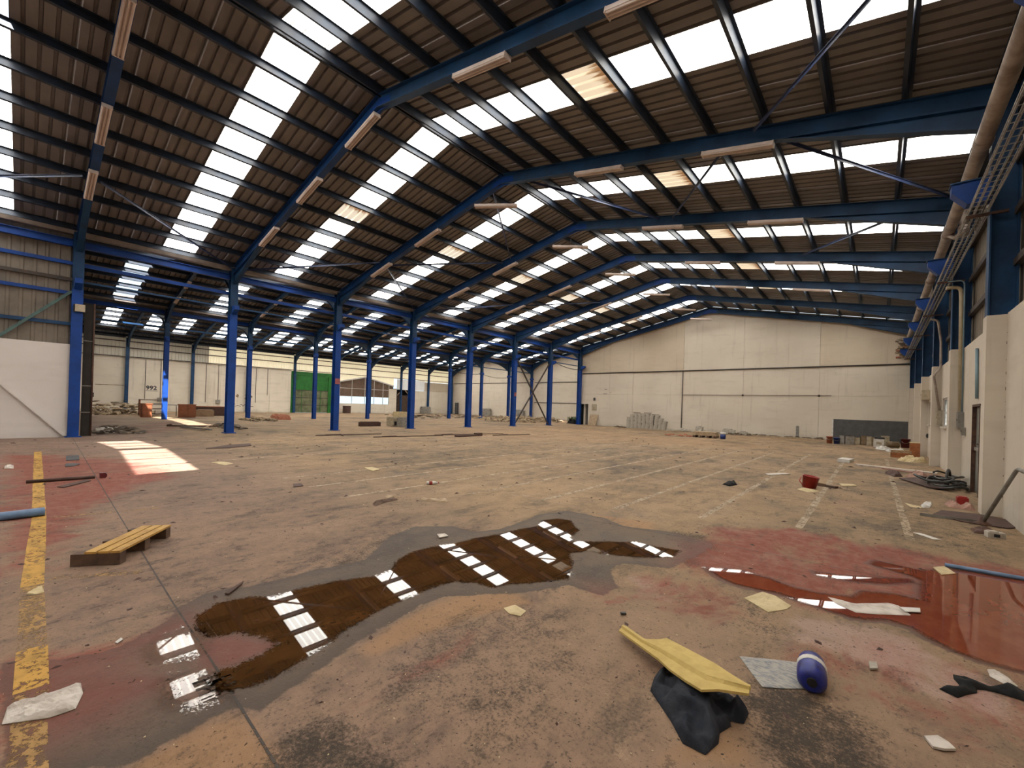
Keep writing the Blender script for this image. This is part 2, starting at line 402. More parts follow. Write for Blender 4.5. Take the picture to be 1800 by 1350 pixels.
TAN = [
 ([(-2.734, 2.479), (-2.443, 2.895), (-2.211, 2.850), (-2.412, 2.314), (-2.484, 1.930), (-2.482, 1.560), (-2.594, 1.543), (-2.742, 2.238)], 0.12, 1.0),
 ([(-3.367, 5.866), (-2.527, 6.164), (-2.249, 5.500), (-2.940, 5.290)], 0.2, 1.0),
 ([(-2.491, 0.350), (-2.556, 0.739), (-2.444, 0.811), (-2.136, 0.811), (-1.909, 0.776), (-2.381, 0.336)], 0.14, 0.9),
 ([(-0.761, 2.357), (-0.544, 2.619), (-0.400, 2.304), (-0.758, 1.969)], 0.15, 0.7),
 ([(-13.758, 28.460), (-1.972, 25.856), (-0.797, 23.471), (-4.766, 21.417), (-10.744, 16.456), (-18.274, 12.380), (-23.520, 15.916), (-21.543, 32.904)], 2.0, 0.5)]

PALE = [
 ([(-0.549, 4.148), (-0.194, 4.458), (0.088, 4.583), (0.357, 4.304), (0.599, 4.108), (0.683, 3.905), (0.624, 3.552), (0.305, 3.612), (-0.097, 3.772), (-0.421, 3.749)], 0.16, 0.9),
 ([(-1.900, 4.027), (-1.462, 4.085), (-1.329, 3.726), (-1.629, 3.581)], 0.14, 0.7),
 ([(-0.935, 3.971), (-0.445, 3.943), (-0.231, 3.471), (-0.315, 3.391), (-0.750, 3.535)], 0.14, 0.5),
 ([(0.290, 3.408), (0.624, 3.552), (0.566, 3.206), (0.356, 3.011)], 0.15, 0.6),
 ([(-6.149, 6.610), (-3.464, 7.250), (-1.979, 6.900), (-2.993, 6.280), (-4.571, 5.347)], 0.5, 0.5)]
ISLAND = [(-3.626, 0.837), (-3.455, 0.880), (-3.392, 1.023), (-3.195, 1.133), (-3.050, 1.157), (-3.009, 1.087), (-2.998, 0.910), (-3.013, 0.817), (-3.061, 0.756), (-3.379, 0.783)]
def dense(a, b, c, d, fine, coarse):
    out = list(np.arange(a, c, coarse)) + list(np.arange(c, d, fine)) + list(np.arange(d, b, coarse)) + [b]
    return np.array(out)
gx = dense(AX2 - 0.3, 2.2, -9.5, 1.9, 0.06, 0.45)
gy = dense(REAR_Y - 0.2, AISLE_END + 0.2, -0.4, 8.2, 0.06, 0.45)
XX, YY = np.meshgrid(gx, gy, indexing='ij')
FP = np.stack([XX.ravel(), YY.ravel()], 1)
nx, ny = len(gx), len(gy)
fv = np.column_stack([FP, np.zeros(len(FP))])
ii, jj = np.meshgrid(np.arange(nx - 1), np.arange(ny - 1), indexing='ij')
a = (ii * ny + jj).ravel()
ff = np.stack([a, a + ny, a + ny + 1, a + 1], 1)
me = bpy.data.meshes.new('floor')
me.vertices.add(len(fv)); me.vertices.foreach_set('co', fv.ravel())
me.loops.add(len(ff) * 4); me.loops.foreach_set('vertex_index', ff.ravel())
me.polygons.add(len(ff)); me.polygons.foreach_set('loop_start', np.arange(len(ff)) * 4)
me.update()
def soft(polys):
    w = np.zeros(len(FP))
    for poly, feather, k in polys:
        d = sdf(FP, poly)
        w = np.maximum(w, np.clip(d / feather * 0.5 + 0.6, 0, 1) * k)
    return w
def put_attr(mesh, name, arr):
    at = mesh.attributes.new(name, 'FLOAT', 'POINT'); at.data.foreach_set('value', arr.astype(np.float32))
dampd = np.maximum.reduce([sdf(FP, DAMP), sdf(FP, RED_WATER) + 0.06, sdf(FP, RED_STREAK) + 0.05])
put_attr(me, 'damp', np.clip(dampd, -1, 1))
RED.append((ISLAND, 0.10, 1.0)); put_attr(me, 'pale', soft(PALE)); put_attr(me, 'red', soft(RED)); put_attr(me, 'dark', soft(DARK)); put_attr(me, 'tan', soft(TAN))

def floor_material():
    t = NT('floor_concrete'); p = t.pos()
    n_big = t.noise(p, 0.22, 5, 0.6); n_mid = t.noise(p, 1.7, 5, 0.68, 0.4); n_fine = t.noise(p, 8.0, 4, 0.72); n_grain = t.noise(p, 48.0, 3, 0.75)
    n_sand = t.noise(p, 150.0, 2, 0.7)
    streak = t.noise(t.scale(p, (1.0, 0.20, 1.0)), 1.1, 6, 0.68)
    col = t.mix(t.step(n_big, 0.36, 0.66), (0.335, 0.220, 0.122), (0.240, 0.165, 0.098))
    col = t.mix(t.step(n_mid, 0.42, 0.66, 0, 0.6), col, (0.150, 0.103, 0.066))
    col = t.mix(t.step(streak, 0.46, 0.70, 0, 0.5), col, (0.37, 0.255, 0.160))
    sx = t.n('ShaderNodeSeparateXYZ'); t.put(sx.inputs[0], p)
    near = t.math('ADD', sx.outputs[1], t.math('MULTIPLY', n_mid, 3.0))
    pinkish = t.step(near, 8.0, 2.5)
    grey = t.step(sx.outputs[0], -3.0, -12.0)
    col = t.mix(t.math('MULTIPLY', grey, t.step(sx.outputs[1], 6.0, 1.0, 0, 0.6)), col, t.mix(t.step(n_mid, 0.35, 0.65), (0.205, 0.155, 0.125), (0.14, 0.11, 0.092)))
    hue = t.noise(p, 0.55, 5, 0.65, 0.5)
    col = t.mix(t.step(hue, 0.40, 0.28, 0, 0.5), col, (0.275, 0.160, 0.125))
    col = t.mix(t.step(hue, 0.55, 0.70, 0, 0.55), col, (0.165, 0.128, 0.105))
    blotch = t.math('ADD', t.noise(t.scale(p, (1.0, 0.55, 1.0)), 1.0, 6, 0.82, 0.3), t.math('MULTIPLY', t.math('SUBTRACT', n_big, 0.5), 0.5))
    col = t.mix(t.step(blotch, 0.50, 0.66, 0, 0.70), col, (0.105, 0.075, 0.052))
    col = t.mix(t.math('MULTIPLY', pinkish, 0.55), col, t.mix(t.step(n_fine, 0.35, 0.65), (0.275, 0.165, 0.128), (0.185, 0.117, 0.094)))
    fleck = t.math('ADD', t.noise(t.scale(p, (1.0, 0.7, 1.0)), 6.0, 5, 0.85), t.math('MULTIPLY', t.math('SUBTRACT', blotch, 0.5), 0.5))
    col = t.mix(t.step(fleck, 0.56, 0.66, 0, 0.65), col, (0.070, 0.050, 0.036))
    col = t.mix(t.step(fleck, 0.40, 0.30, 0, 0.40), col, (0.42, 0.30, 0.19))
    # tan silt and worn red floor paint
    tan = t.math('ADD', t.attr('tan'), t.math('MULTIPLY', t.math('SUBTRACT', n_mid, 0.5), 0.8))
    col = t.mix(t.step(tan, 0.30, 0.80, 0, 0.65), col, (0.35, 0.195, 0.095))
    red = t.math('ADD', t.attr('red'), t.math('MULTIPLY', t.math('SUBTRACT', t.noise(t.scale(p, (1, 0.6, 1)), 1.9, 5, 0.72, 0.6), 0.5), 2.2))
    redc = t.mix(t.step(n_fine, 0.35, 0.68), (0.205, 0.042, 0.028), (0.245, 0.095, 0.070))
    redc = t.mix(t.step(n_mid, 0.5, 0.72, 0, 0.55), redc, (0.34, 0.19, 0.145))
    redc = t.mix(t.step(streak, 0.5, 0.68, 0, 0.5), redc, (0.13, 0.055, 0.038))
    col = t.mix(t.step(red, 0.40, 1.0, 0, 0.9), col, redc)
    pl = t.math('ADD', t.attr('pale'), t.math('MULTIPLY', t.math('SUBTRACT', t.noise(p, 3.2, 6, 0.72, 0.5), 0.5), 1.6))
    col = t.mix(t.step(pl, 0.45, 1.0, 0, 0.6), col, (0.42, 0.29, 0.24))
    # dirt
    blot = t.math('ADD', t.math('MULTIPLY', t.math('SUBTRACT', t.noise(p, 4.0, 5, 0.78), 0.5), 1.7), t.math('MULTIPLY', t.math('SUBTRACT', n_grain, 0.5), 1.5))
    dk = t.math('ADD', t.attr('dark'), blot)
    col = t.mix(t.step(dk, 0.42, 1.10, 0, 0.92), col, (0.034, 0.026, 0.019))
    soot = t.math('ADD', t.noise(t.scale(p, (1.0, 0.35, 1.0)), 2.2, 5, 0.75), t.math('MULTIPLY', t.math('SUBTRACT', n_grain, 0.5), 0.35))
    col = t.mix(t.step(soot, 0.52, 0.72, 0, 0.72), col, (0.075, 0.055, 0.038))
    col = t.mix(t.step(t.noise(p, 17, 4, 0.8), 0.585, 0.68, 0, 0.7), col, (0.060, 0.044, 0.034))
    col = t.mix(t.step(n_grain, 0.58, 0.68, 0, 0.55), col, (0.055, 0.040, 0.030))
    col = t.mix(t.step(n_sand, 0.60, 0.72, 0, 0.45), col, (0.06, 0.044, 0.034))
    col = t.mix(t.step(n_sand, 0.38, 0.28, 0, 0.40), col, (0.42, 0.31, 0.22))
    # damp rim round the water
    dm = t.math('ADD', t.attr('damp'), t.math('MULTIPLY', t.math('SUBTRACT', n_mid, 0.5), 0.16))
    dm = t.math('ADD', dm, t.math('MULTIPLY', t.math('SUBTRACT', n_fine, 0.5), 0.10))
    wet = t.step(dm, -0.012, 0.018)
    deep = t.step(dm, 0.0, 0.16, 0.86, 0.70)
    col = t.mix(t.math('MULTIPLY', wet, deep), col, t.mix(t.attr('red'), (0.058, 0.042, 0.032), (0.125, 0.045, 0.032)))
    t.set(Base_Color=col)
    rough = t.mix(wet, (0.75, 0.75, 0.75), (0.55, 0.55, 0.55))
    t.put(t.b.inputs['Roughness'], rough)
    t.b.inputs['Specular IOR Level'].default_value = 0.22
    t.bump(t.noise(p, 22, 4, 0.8), 0.35, 0.014)
    M['floor_concrete'] = t.m
floor_material()
floor = link('floor', me, 'floor_concrete'); floor['kind'] = 'structure'

def worn_paint(name, c, keep, c2=None):
    t = NT(name); p = t.pos()
    w = t.math('ADD', t.math('MULTIPLY', t.noise(p, 3.0, 6, 0.75), 0.55), t.math('MULTIPLY', t.noise(p, 24.0, 4, 0.7), 0.45))
    f = t.step(w, keep - 0.05, keep + 0.05)
    col = t.mix(t.step(t.noise(p, 7, 4), 0.4, 0.7), c, c2 or tuple(x * 0.6 for x in c))
    t.set(Base_Color=col, Roughness=0.65, Alpha=f)
    M[name] = t.m
worn_paint('line_yellow', (0.50, 0.27, 0.045), 0.44)
worn_paint('line_yellow_faint', (0.36, 0.20, 0.06), 0.505)
worn_paint('line_pale', (0.42, 0.315, 0.205), 0.48)
worn_paint('joint_dark', (0.05, 0.036, 0.028), 0.43)

def strip(name, pts, w, m, z=0.0015, seg=0.4):
    b = MB(); vs = []; path = []
    for (p, q) in zip(pts[:-1], pts[1:]):
        p, q = Vector(p), Vector(q); n = max(1, int((q - p).length / seg))
        path += [p.lerp(q, k / n) for k in range(n)]
    path.append(Vector(pts[-1]))
    for i, p in enumerate(path):
        d = (path[min(i + 1, len(path) - 1)] - path[max(i - 1, 0)]).normalized(); nrm = Vector((-d.y, d.x))
        ww = w * (1 + 0.12 * mnoise.noise(Vector((p.x * 3, p.y * 3, 1.7))))
        for k in (-0.5, 0.5):
            q = p + nrm * (ww * k); vs.append((q.x, q.y, z))
    b.add(vs, [(2*i, 2*i+2, 2*i+3, 2*i+1) for i in range(len(path) - 1)])
    return b.build(name, m, floor)
strip('painted_line', [(-17.4, 0.27), (-8.28, 0.16), (-5.45, 0.08)], 0.135, 'line_yellow')
strip('painted_line', [(-5.45, 0.08), (-4.12, 0.07)], 0.13, 'line_yellow_faint')
strip('painted_line', [(-4.12, 0.07), (-3.55, 0.062)], 0.135, 'line_yellow')
strip('painted_line', [(-3.55, 0.062), (-2.6, 0.04)], 0.13, 'line_yellow_faint')
strip('painted_line', [(-8.25, 0.28), (-7.98, 1.34)], 0.07, 'line_yellow_faint')
strip('painted_line', [(-5.55, 0.20), (-5.2, 0.75)], 0.08, 'line_yellow_faint')
for k in range(9):
    x = 0.36 - 1.22 * k
    y0 = 8.0 - 0.5 * k if k < 6 else 3.6
    strip('painted_line', [(x, max(3.0, y0)), (x - 0.05, 14), (x - 0.1, 22.5 - 0.3 * k)], 0.10, 'line_pale', 0.0012)
for x in (-13.0, -15.5):
    strip('painted_line', [(x, 3.4), (x, 20)], 0.09, 'line_pale', 0.0012)
strip('painted_line', [(-20.6, -0.5), (-18.0, 8.0)], 0.1, 'line_pale', 0.0012)
strip('expansion_joint', [(-22.2, 1.17), (-8.08, 0.89), (-4.27, 0.82), (-2.93, 0.81), (-1.6, 0.78)], 0.013, 'joint_dark', 0.0022, 0.15)
strip('expansion_joint', [(-4.4, 5.4), (-3.56, 5.51), (-1.48, 5.81), (0.37, 5.96), (1.6, 6.05)], 0.012, 'joint_dark', 0.0022, 0.15)
strip('expansion_joint', [(-2.99, 0.93), (-2.93, 1.5)], 0.010, 'joint_dark', 0.0022, 0.1)

# ------------------------------------------------------------------ standing water
def water_material(name, c, c2, grain, soft_=0.004):
    t = NT(name); p = t.pos()
    g = t.math('ADD', t.math('MULTIPLY', t.math('SUBTRACT', t.noise(p, 34, 4, 0.75), 0.5), grain), t.math('MULTIPLY', t.math('SUBTRACT', t.noise(p, 110, 3, 0.75), 0.5), grain * 1.1))
    g = t.math('ADD', g, t.math('MULTIPLY', t.math('SUBTRACT', t.noise(p, 4, 3, 0.6), 0.5), 0.05))
    f = t.step(t.math('ADD', t.attr('depth'), g), -soft_, soft_)
    col = t.mix(t.step(t.noise(t.scale(p, (1, 0.5, 1)), 5.0, 5, 0.65), 0.35, 0.7), c, c2)
    t.set(Base_Color=col, Roughness=0.015, IOR=1.34, Alpha=f)
    t.b.inputs['Specular IOR Level'].default_value = 0.62
    M[name] = t.m
water_material('water_brown', (0.075, 0.032, 0.010), (0.038, 0.017, 0.006), 0.17)
water_material('water_red', (0.17, 0.038, 0.018), (0.215, 0.062, 0.030), 0.10, 0.035)
water_material('water_thin', (0.21, 0.13, 0.095), (0.15, 0.09, 0.068), 0.42)
def water(name, poly, m, label, z=0.004, res=0.03, off=0.0):
    poly = np.array(poly); lo = poly.min(0) - 0.15; hi = poly.max(0) + 0.15
    xs = np.arange(lo[0], hi[0], res); ys = np.arange(lo[1], hi[1], res)
    X, Y = np.meshgrid(xs, ys, indexing='ij'); P = np.stack([X.ravel(), Y.ravel()], 1)
    d = sdf(P, poly) + off; n = len(ys); idx = -np.ones(len(P), int); fs = []
    keep = d > -0.09
    for i in range(len(xs) - 1):
        for j in range(n - 1):
            q = (i*n+j, (i+1)*n+j, (i+1)*n+j+1, i*n+j+1)
            if keep[q[0]] and keep[q[1]] and keep[q[2]] and keep[q[3]]: fs.append(q)
    used = sorted({k for q in fs for k in q}); mp = {k: i for i, k in enumerate(used)}
    m_ = bpy.data.meshes.new(name)
    m_.from_pydata([(P[k, 0], P[k, 1], z) for k in used], [], [tuple(mp[k] for k in q) for q in fs])
    put_attr(m_, 'depth', np.clip(d[used], -0.5, 0.5))
    o = link(name, m_, m)
    return tag(o, label, 'puddle')
water('puddle', PUDDLE, 'water_brown', 'long muddy brown puddle mirroring the roof lights in mid floor')
water('puddle', SHALLOW_A, 'water_thin', 'small shallow patch of water above the other, by the floor joint', off=0.035)
water('puddle', SHALLOW_B, 'water_thin', 'small shallow patch of water below the other, by the floor joint', off=0.035)
water('puddle', RED_WATER, 'water_red', 'wide red puddle spreading towards the white side wall')
water('puddle', RED_STREAK, 'water_red', 'thin red streak of water behind the wide red puddle')

# ------------------------------------------------------------------ roofs
_cache = {}
def profile(w, pitch=0.2625, h=0.062):
    n = max(1, round(w / pitch)); p = w / n; out = [(-0.008, 0.0)]
    for k in range(n):
        a = k * p
        out += [(a + 0.60 * p, 0.0), (a + 0.66 * p, h), (a + 0.84 * p, h), (a + 0.90 * p, 0.0)]
    out.append((w + 0.008, 0.0))
    return out
def sheet_mesh(sgn, w, d0, d1, tagname, material):
    key = (sgn, round(w, 3), round(d0, 3), round(d1, 3), tagname)
    if key in _cache: return _cache[key]
    pr = profile(w); vs = []
    for d in (d0, d1):
        for u, h in pr: vs.append((sgn * d, u, -SL * d + h))
    n = len(pr); fs = [((k, k+1, n+k+1, n+k) if sgn > 0 else (n+k, n+k+1, k+1, k)) for k in range(n - 1)]
    b = MB(); b.add(vs, fs); me_ = b.mesh(tagname); me_.materials.append(M[material]); _cache[key] = me_
    return me_
def roof(name, ridge_x, ridge_z, halves, y0, y1, strips, open_test, material, step, rusty=(4,), light_range=None, sheet_w=1.05):
    root = structure(name, (ridge_x, 0, ridge_z))
    edges = sorted(strips)
    for sgn, D in halves:
        y = y0
        for st in edges + [(y1, y1)]:
            gap = st[0] - y
            if gap > 0.05:
                n = max(1, round(gap / sheet_w)); w = gap / n
                for k in range(n):
                    link('roof_sheet', sheet_mesh(sgn, w, 0.0, D, 'roof_sheet_' + material, material), None, root, (0, y + k * w, 0))
            if st[1] > st[0]:
                w = st[1] - st[0]; nd = int(round(D / step + 0.3))
                for k in range(nd):
                    d0, d1 = k * step, min((k + 1) * step, D)
                    if k == nd - 1: d1 = D
                    if light_range and not (light_range[0] <= k < light_range[1]):
                        link('roof_sheet', sheet_mesh(sgn, w, d0, d1, 'roof_sheet_' + material, material), None, root, (0, st[0], 0)); continue
                    if open_test(sgn, k, st[0]): continue
                    mt = 'rooflight_rusty' if sgn > 0 else 'rooflight_rusty_mirror'
                    rust = k in rusty and st[0] > 5
                    link('rooflight_panel', sheet_mesh(sgn, w, d0, d1, 'rooflight' + ('_r' if rust else ''), mt if rust else 'rooflight'), None, root, (0, st[0], 0))
            y = st[1]
        # purlins below the sheeting
        nd = int(D / step) + 1
        pm = {}
        for k in range(nd):
            d = k * step + (0.10 if k == 0 else 0.0)
            b = MB(); c = math.cos(math.atan(SL)); s_ = math.sin(math.atan(SL))
            rot = Matrix(((c, 0, s_ * sgn, 0), (0, 1, 0, 0), (-s_ * sgn, 0, c, 0), (0, 0, 0, 1)))
            b.box(-0.006, 0.006, y0, y1, -0.19, -0.005, rot); b.box(-0.006, 0.065, y0, y1, -0.013, -0.005, rot); b.box(-0.065, 0.006, y0, y1, -0.198, -0.19, rot)
            key = (sgn, k == 0)
            if sgn not in pm: pm[sgn] = b.mesh('purlin')
            link('purlin', pm[sgn], 'purlin_steel', root, (sgn * d, 0, -SL * d))
    b = MB()
    for sgn in (-1, 1):
        b.prism([(0, y0, 0.05), (sgn * 0.28, y0, 0.05 - SL * 0.28), (sgn * 0.28, y0, 0.058 - SL * 0.28), (0, y0, 0.058)], (0, y1 - y0, 0))
    b.build('ridge_cap', material, root)
    return root
NSTRIP = [(a, a + 1.06) for a in (-6.5, -1.46, 3.61, 7.86, 13.08, 18.48, 23.58, 28.0, 33.0)]
ceiling = roof('ceiling', RX, RZ, ((-1, 12.3), (1, 12.45)), REAR_Y, END_Y, NSTRIP,
     lambda sgn, k, y: abs(y + 1.46) < 0.1 and ((sgn < 0 and k < 3) or (sgn > 0 and k < 4)), 'roof_underside', 1.2)
A1S = [(a, a + 1.0) for a in (3.42, 8.43, 13.3, 18.25, 23.15, 28.05, 32.9, 37.75, 42.6)]
roof('ceiling', A1R, A1Z, ((-1, 6.7), (1, 6.75)), AISLE_REAR, AISLE_END, A1S, lambda sgn, k, y: y < 4, 'aisle_roof', 1.1, rusty=(), sheet_w=1.0)
A2S = [(a, a + 0.98) for a in (4.14, 6.98, 9.07, 12.25, 14.35, 17.05, 18.9, 21.65, 23.5, 26.15, 28.1, 31.1, 33.0, 36.1, 38.0, 41.0, 43.0)]
roof('ceiling', A2R, A2Z, ((-1, 8.6), (1, 8.4)), AISLE_REAR, AISLE_END, A2S, lambda sgn, k, y: False, 'aisle_roof', 1.2, rusty=(), light_range=(1, 5), sheet_w=1.0)

def roof_z(x, z0=9.93): return z0 - SL * abs(x - RX)
for (p, q) in (((-2.35, 11.0), (0.95, 6.35)), ((-2.0, 11.4), (1.45, 16.0)), ((-3.0, 11.4), (-6.1, 16.0)), ((-9.8, 11.4), (-6.6, 16.0)), ((0.75, 16.4), (-2.5, 20.9)),
               ((-22.3, -3.6), (-18.5, 1.0)), ((-18.55, 1.4), (-22.3, 6.0)), ((-22.3, 6.4), (-18.2, 11.0)), ((-18.35, 11.4), (-22.3, 16.0)), ((-18.3, 11.4), (-14.8, 16.0)),
               ((-11.2, 11.4), (-14.3, 16.0)), ((-22.3, 16.5), (-18.3, 20.9)), ((-18.3, 21.4), (-14.8, 26.0))):
    b = MB(); P = Vector((p[0] - RX, p[1], roof_z(p[0]) - RZ)); Q = Vector((q[0] - RX, q[1], roof_z(q[0]) - RZ))
    b.bar(P, Q, 0.07, 0.008); b.bar(P + Vector((0, 0, -0.035)), Q + Vector((0, 0, -0.035)), 0.008, 0.07)
    b.build('brace_rod', 'brace_steel', ceiling)

# ------------------------------------------------------------------ steel frames
def make_frame():
    root = empty('portal_frame', (NX0, 0, 0))
    O = Vector((NX0, 0, 0))
    def at(x, z, y=0.0): return Vector((x, y, z)) - O
    # partition side column: lower blue, upper greyer blue
    MB().ibeam(at(-22.6, 0.0), at(-22.6, 5.45), 0.36, 0.30, 0.02, 0.014, (1, 0, 0)).build('lower_column', 'blue_steel', root)
    MB().ibeam(at(-22.6, 5.45), at(-22.6, 7.55), 0.36, 0.30, 0.02, 0.014, (1, 0, 0)).build('upper_column', 'blue_grey_steel', root)
    MB().box(-0.26, 0.26, -0.22, 0.22, 0.0, 0.03).build('base_plate', 'blue_steel', root)
    MB().prism([at(-22.42, 5.80, -0.1), at(-22.0, 5.80, -0.1), at(-22.0, 5.62, -0.1), at(-22.42, 5.45, -0.1)], (0, 0.2, 0)).build('bracket', 'blue_steel', root)
    # side wall column
    MB().ibeam(at(1.595, 0.0, 0.1), at(1.595, 7.6, 0.1), 0.36, 0.26, 0.022, 0.016, (1, 0, 0)).build('wall_column', 'blue_grey_steel', root)
    b = MB(); b.prism([at(1.41, 5.97, -0.13), at(0.92, 5.97, -0.13), at(0.92, 5.82, -0.13), at(1.12, 5.57, -0.13), at(1.41, 5.57, -0.13)], (0, 0.26, 0))
    b.build('bracket', 'blue_steel', root)
    MB().box(0.90 - NX0, 1.41 - NX0, -0.16, 0.16, 5.97, 5.99).build('bracket_plate', 'blue_grey_steel', root)
    for sg, xe in ((-1, -22.5), (1, 1.6)):
        ze = RT - SL * abs(xe - RX); h = 0.36
        off = Vector((0, 0, -h / 2 / math.cos(math.atan(SL))))
        b = MB(); b.ibeam(at(xe, ze) + off, at(RX, RT) + off, h, 0.20, 0.016, 0.012)
        b.build('rafter', 'blue_grey_steel' if sg > 0 else 'blue_steel_rafter', root)
        # haunch wedge under the rafter
        xi = -22.42 if sg < 0 else 1.41; xo = xi + (3.05 if sg < 0 else -3.2)
        zi = RT - SL * abs(xi - RX) - 0.36; zo = RT - SL * abs(xo - RX) - 0.36
        b = MB(); b.prism([at(xi, zi, -0.007), at(xo, zo, -0.007), at(xi, zi - 0.42, -0.007)], (0, 0.014, 0))
        b.bar(at(xo, zo - 0.01), at(xi, zi - 0.42), 0.18, 0.015)
        b.build('haunch', 'blue_grey_steel', root)
    b = MB(); b.box(RX - 0.35 - NX0, RX + 0.35 - NX0, -0.1, 0.1, RT - 0.47, RT - 0.38)
    b = MB().prism([at(RX - 0.5, RT - 0.46, -0.012), at(RX, RT - 0.42, -0.012), at(RX + 0.5, RT - 0.46, -0.012), at(RX + 0.5, RT - 0.2, -0.012), at(RX, RT - 0.08, -0.012), at(RX - 0.5, RT - 0.2, -0.012)], (0, 0.024, 0))
    b.build('apex_plate', 'blue_steel', root)
    return root
mat('blue_steel_rafter', (0.009, 0.055, 0.19), 0.5, (0.008, 0.036, 0.11), 1.2, spec=0.3)
f0 = make_frame()
for i in range(8):
    fr = f0 if i == 0 else copy_tree(f0)
    fr.location = (NX0, FY[i], 0)
    lab = {0: 'nearest blue steel portal frame, standing at the end of the white partition', 7: 'farthest blue steel portal frame, flat against the cream end wall'}.get(i, ORD[i] + ' blue steel portal frame counted from the white partition')
    tag(fr, lab, 'portal frame', 'steel frames of the main hall')
# small extras belonging to single frames
def child_frame(i): return [o for o in COL.objects if o.name.startswith('portal_frame') and o.parent is None and abs(o.location.y - FY[i]) < 0.01][0]
for i in (2, 5):
    MB().box(0.185, 0.195, -0.13, 0.13, 2.55 if i == 2 else 2.45, 2.85 if i == 2 else 2.75).build('notice', 'sticker_red', child_frame(i))

def make_aisle_frame():
    root = empty('aisle_frame', (AX1, 0, 0)); O = Vector((AX1, 0, 0))
    def at(x, z, y=0.0): return Vector((x, y, z)) - O
    MB().ibeam(at(AX1, 0), at(AX1, 5.6), 0.30, 0.26, 0.018, 0.012, (1, 0, 0)).build('lower_column', 'blue_steel', root)
    MB().ibeam(at(AX1, 5.6), at(AX1, 7.45), 0.30, 0.26, 0.018, 0.012, (1, 0, 0)).build('upper_column', 'blue_grey_steel', root)
    MB().ibeam(at(AX2 + 0.22, 0), at(AX2 + 0.22, 6.9), 0.26, 0.24, 0.016, 0.012, (1, 0, 0)).build('wall_column', 'blue_grey_steel', root)
    MB().box(-0.3, 0.3, -0.1, 0.1, 5.3, 5.5).build('bracket', 'blue_steel', root)
    def raft(xa, za, xb, zb, hx):
        b = MB(); d = Vector((0, 0, -0.15)); b.ibeam(at(xa, za) + d, at(xb, zb) + d, 0.28, 0.16, 0.014, 0.01)
        b.build('rafter', 'blue_grey_steel', root)
        # curved knee under the low end
        pts = [at(xa, za - 0.28, -0.006)]
        for k in range(7):
            t = k / 6; x = xa + (xb - xa) / abs(xb - xa) * (hx * t); zr = za + (zb - za) * (x - xa) / (xb - xa) - 0.28
            pts.append(at(x, zr - 0.75 * (1 - t) ** 2.2, -0.006))
        b = MB(); b.prism([pts[0]] + pts[1:], (0, 0.012, 0))
        for p, q in zip(pts[1:-1], pts[2:]): b.bar(p, q, 0.14, 0.012)
        b.build('knee', 'blue_grey_steel', root)
    z1 = A1Z - 0.2
    raft(-22.85, z1 - SL * abs(-22.85 - A1R), A1R, z1, 2.2); raft(AX1 + 0.1, z1 - SL * abs(AX1 + 0.1 - A1R), A1R, z1, 2.2)
    z2 = A2Z - 0.2
    raft(AX1 - 0.1, z2 - SL * abs(AX1 - 0.1 - A2R), A2R, z2, 2.5); raft(AX2 + 0.3, z2 - SL * abs(AX2 + 0.3 - A2R), A2R, z2, 2.8)
    return root
a0 = make_aisle_frame()
for n_, i in enumerate(range(1, 10)):
    fr = a0 if n_ == 0 else copy_tree(a0)
    y = FY[i] if i < 9 else AISLE_END - 0.35
    fr.location = (AX1, y, 0)
    lab = {1: 'blue aisle column and rafters, its foot lit by bright sunlight', 9: 'blue aisle column and rafters against the far aisle wall'}.get(i, ORD[i - 1] + ' blue aisle column and rafters counted from the sunlit one')
    tag(fr, lab, 'aisle frame', 'steel frames of the side aisles')

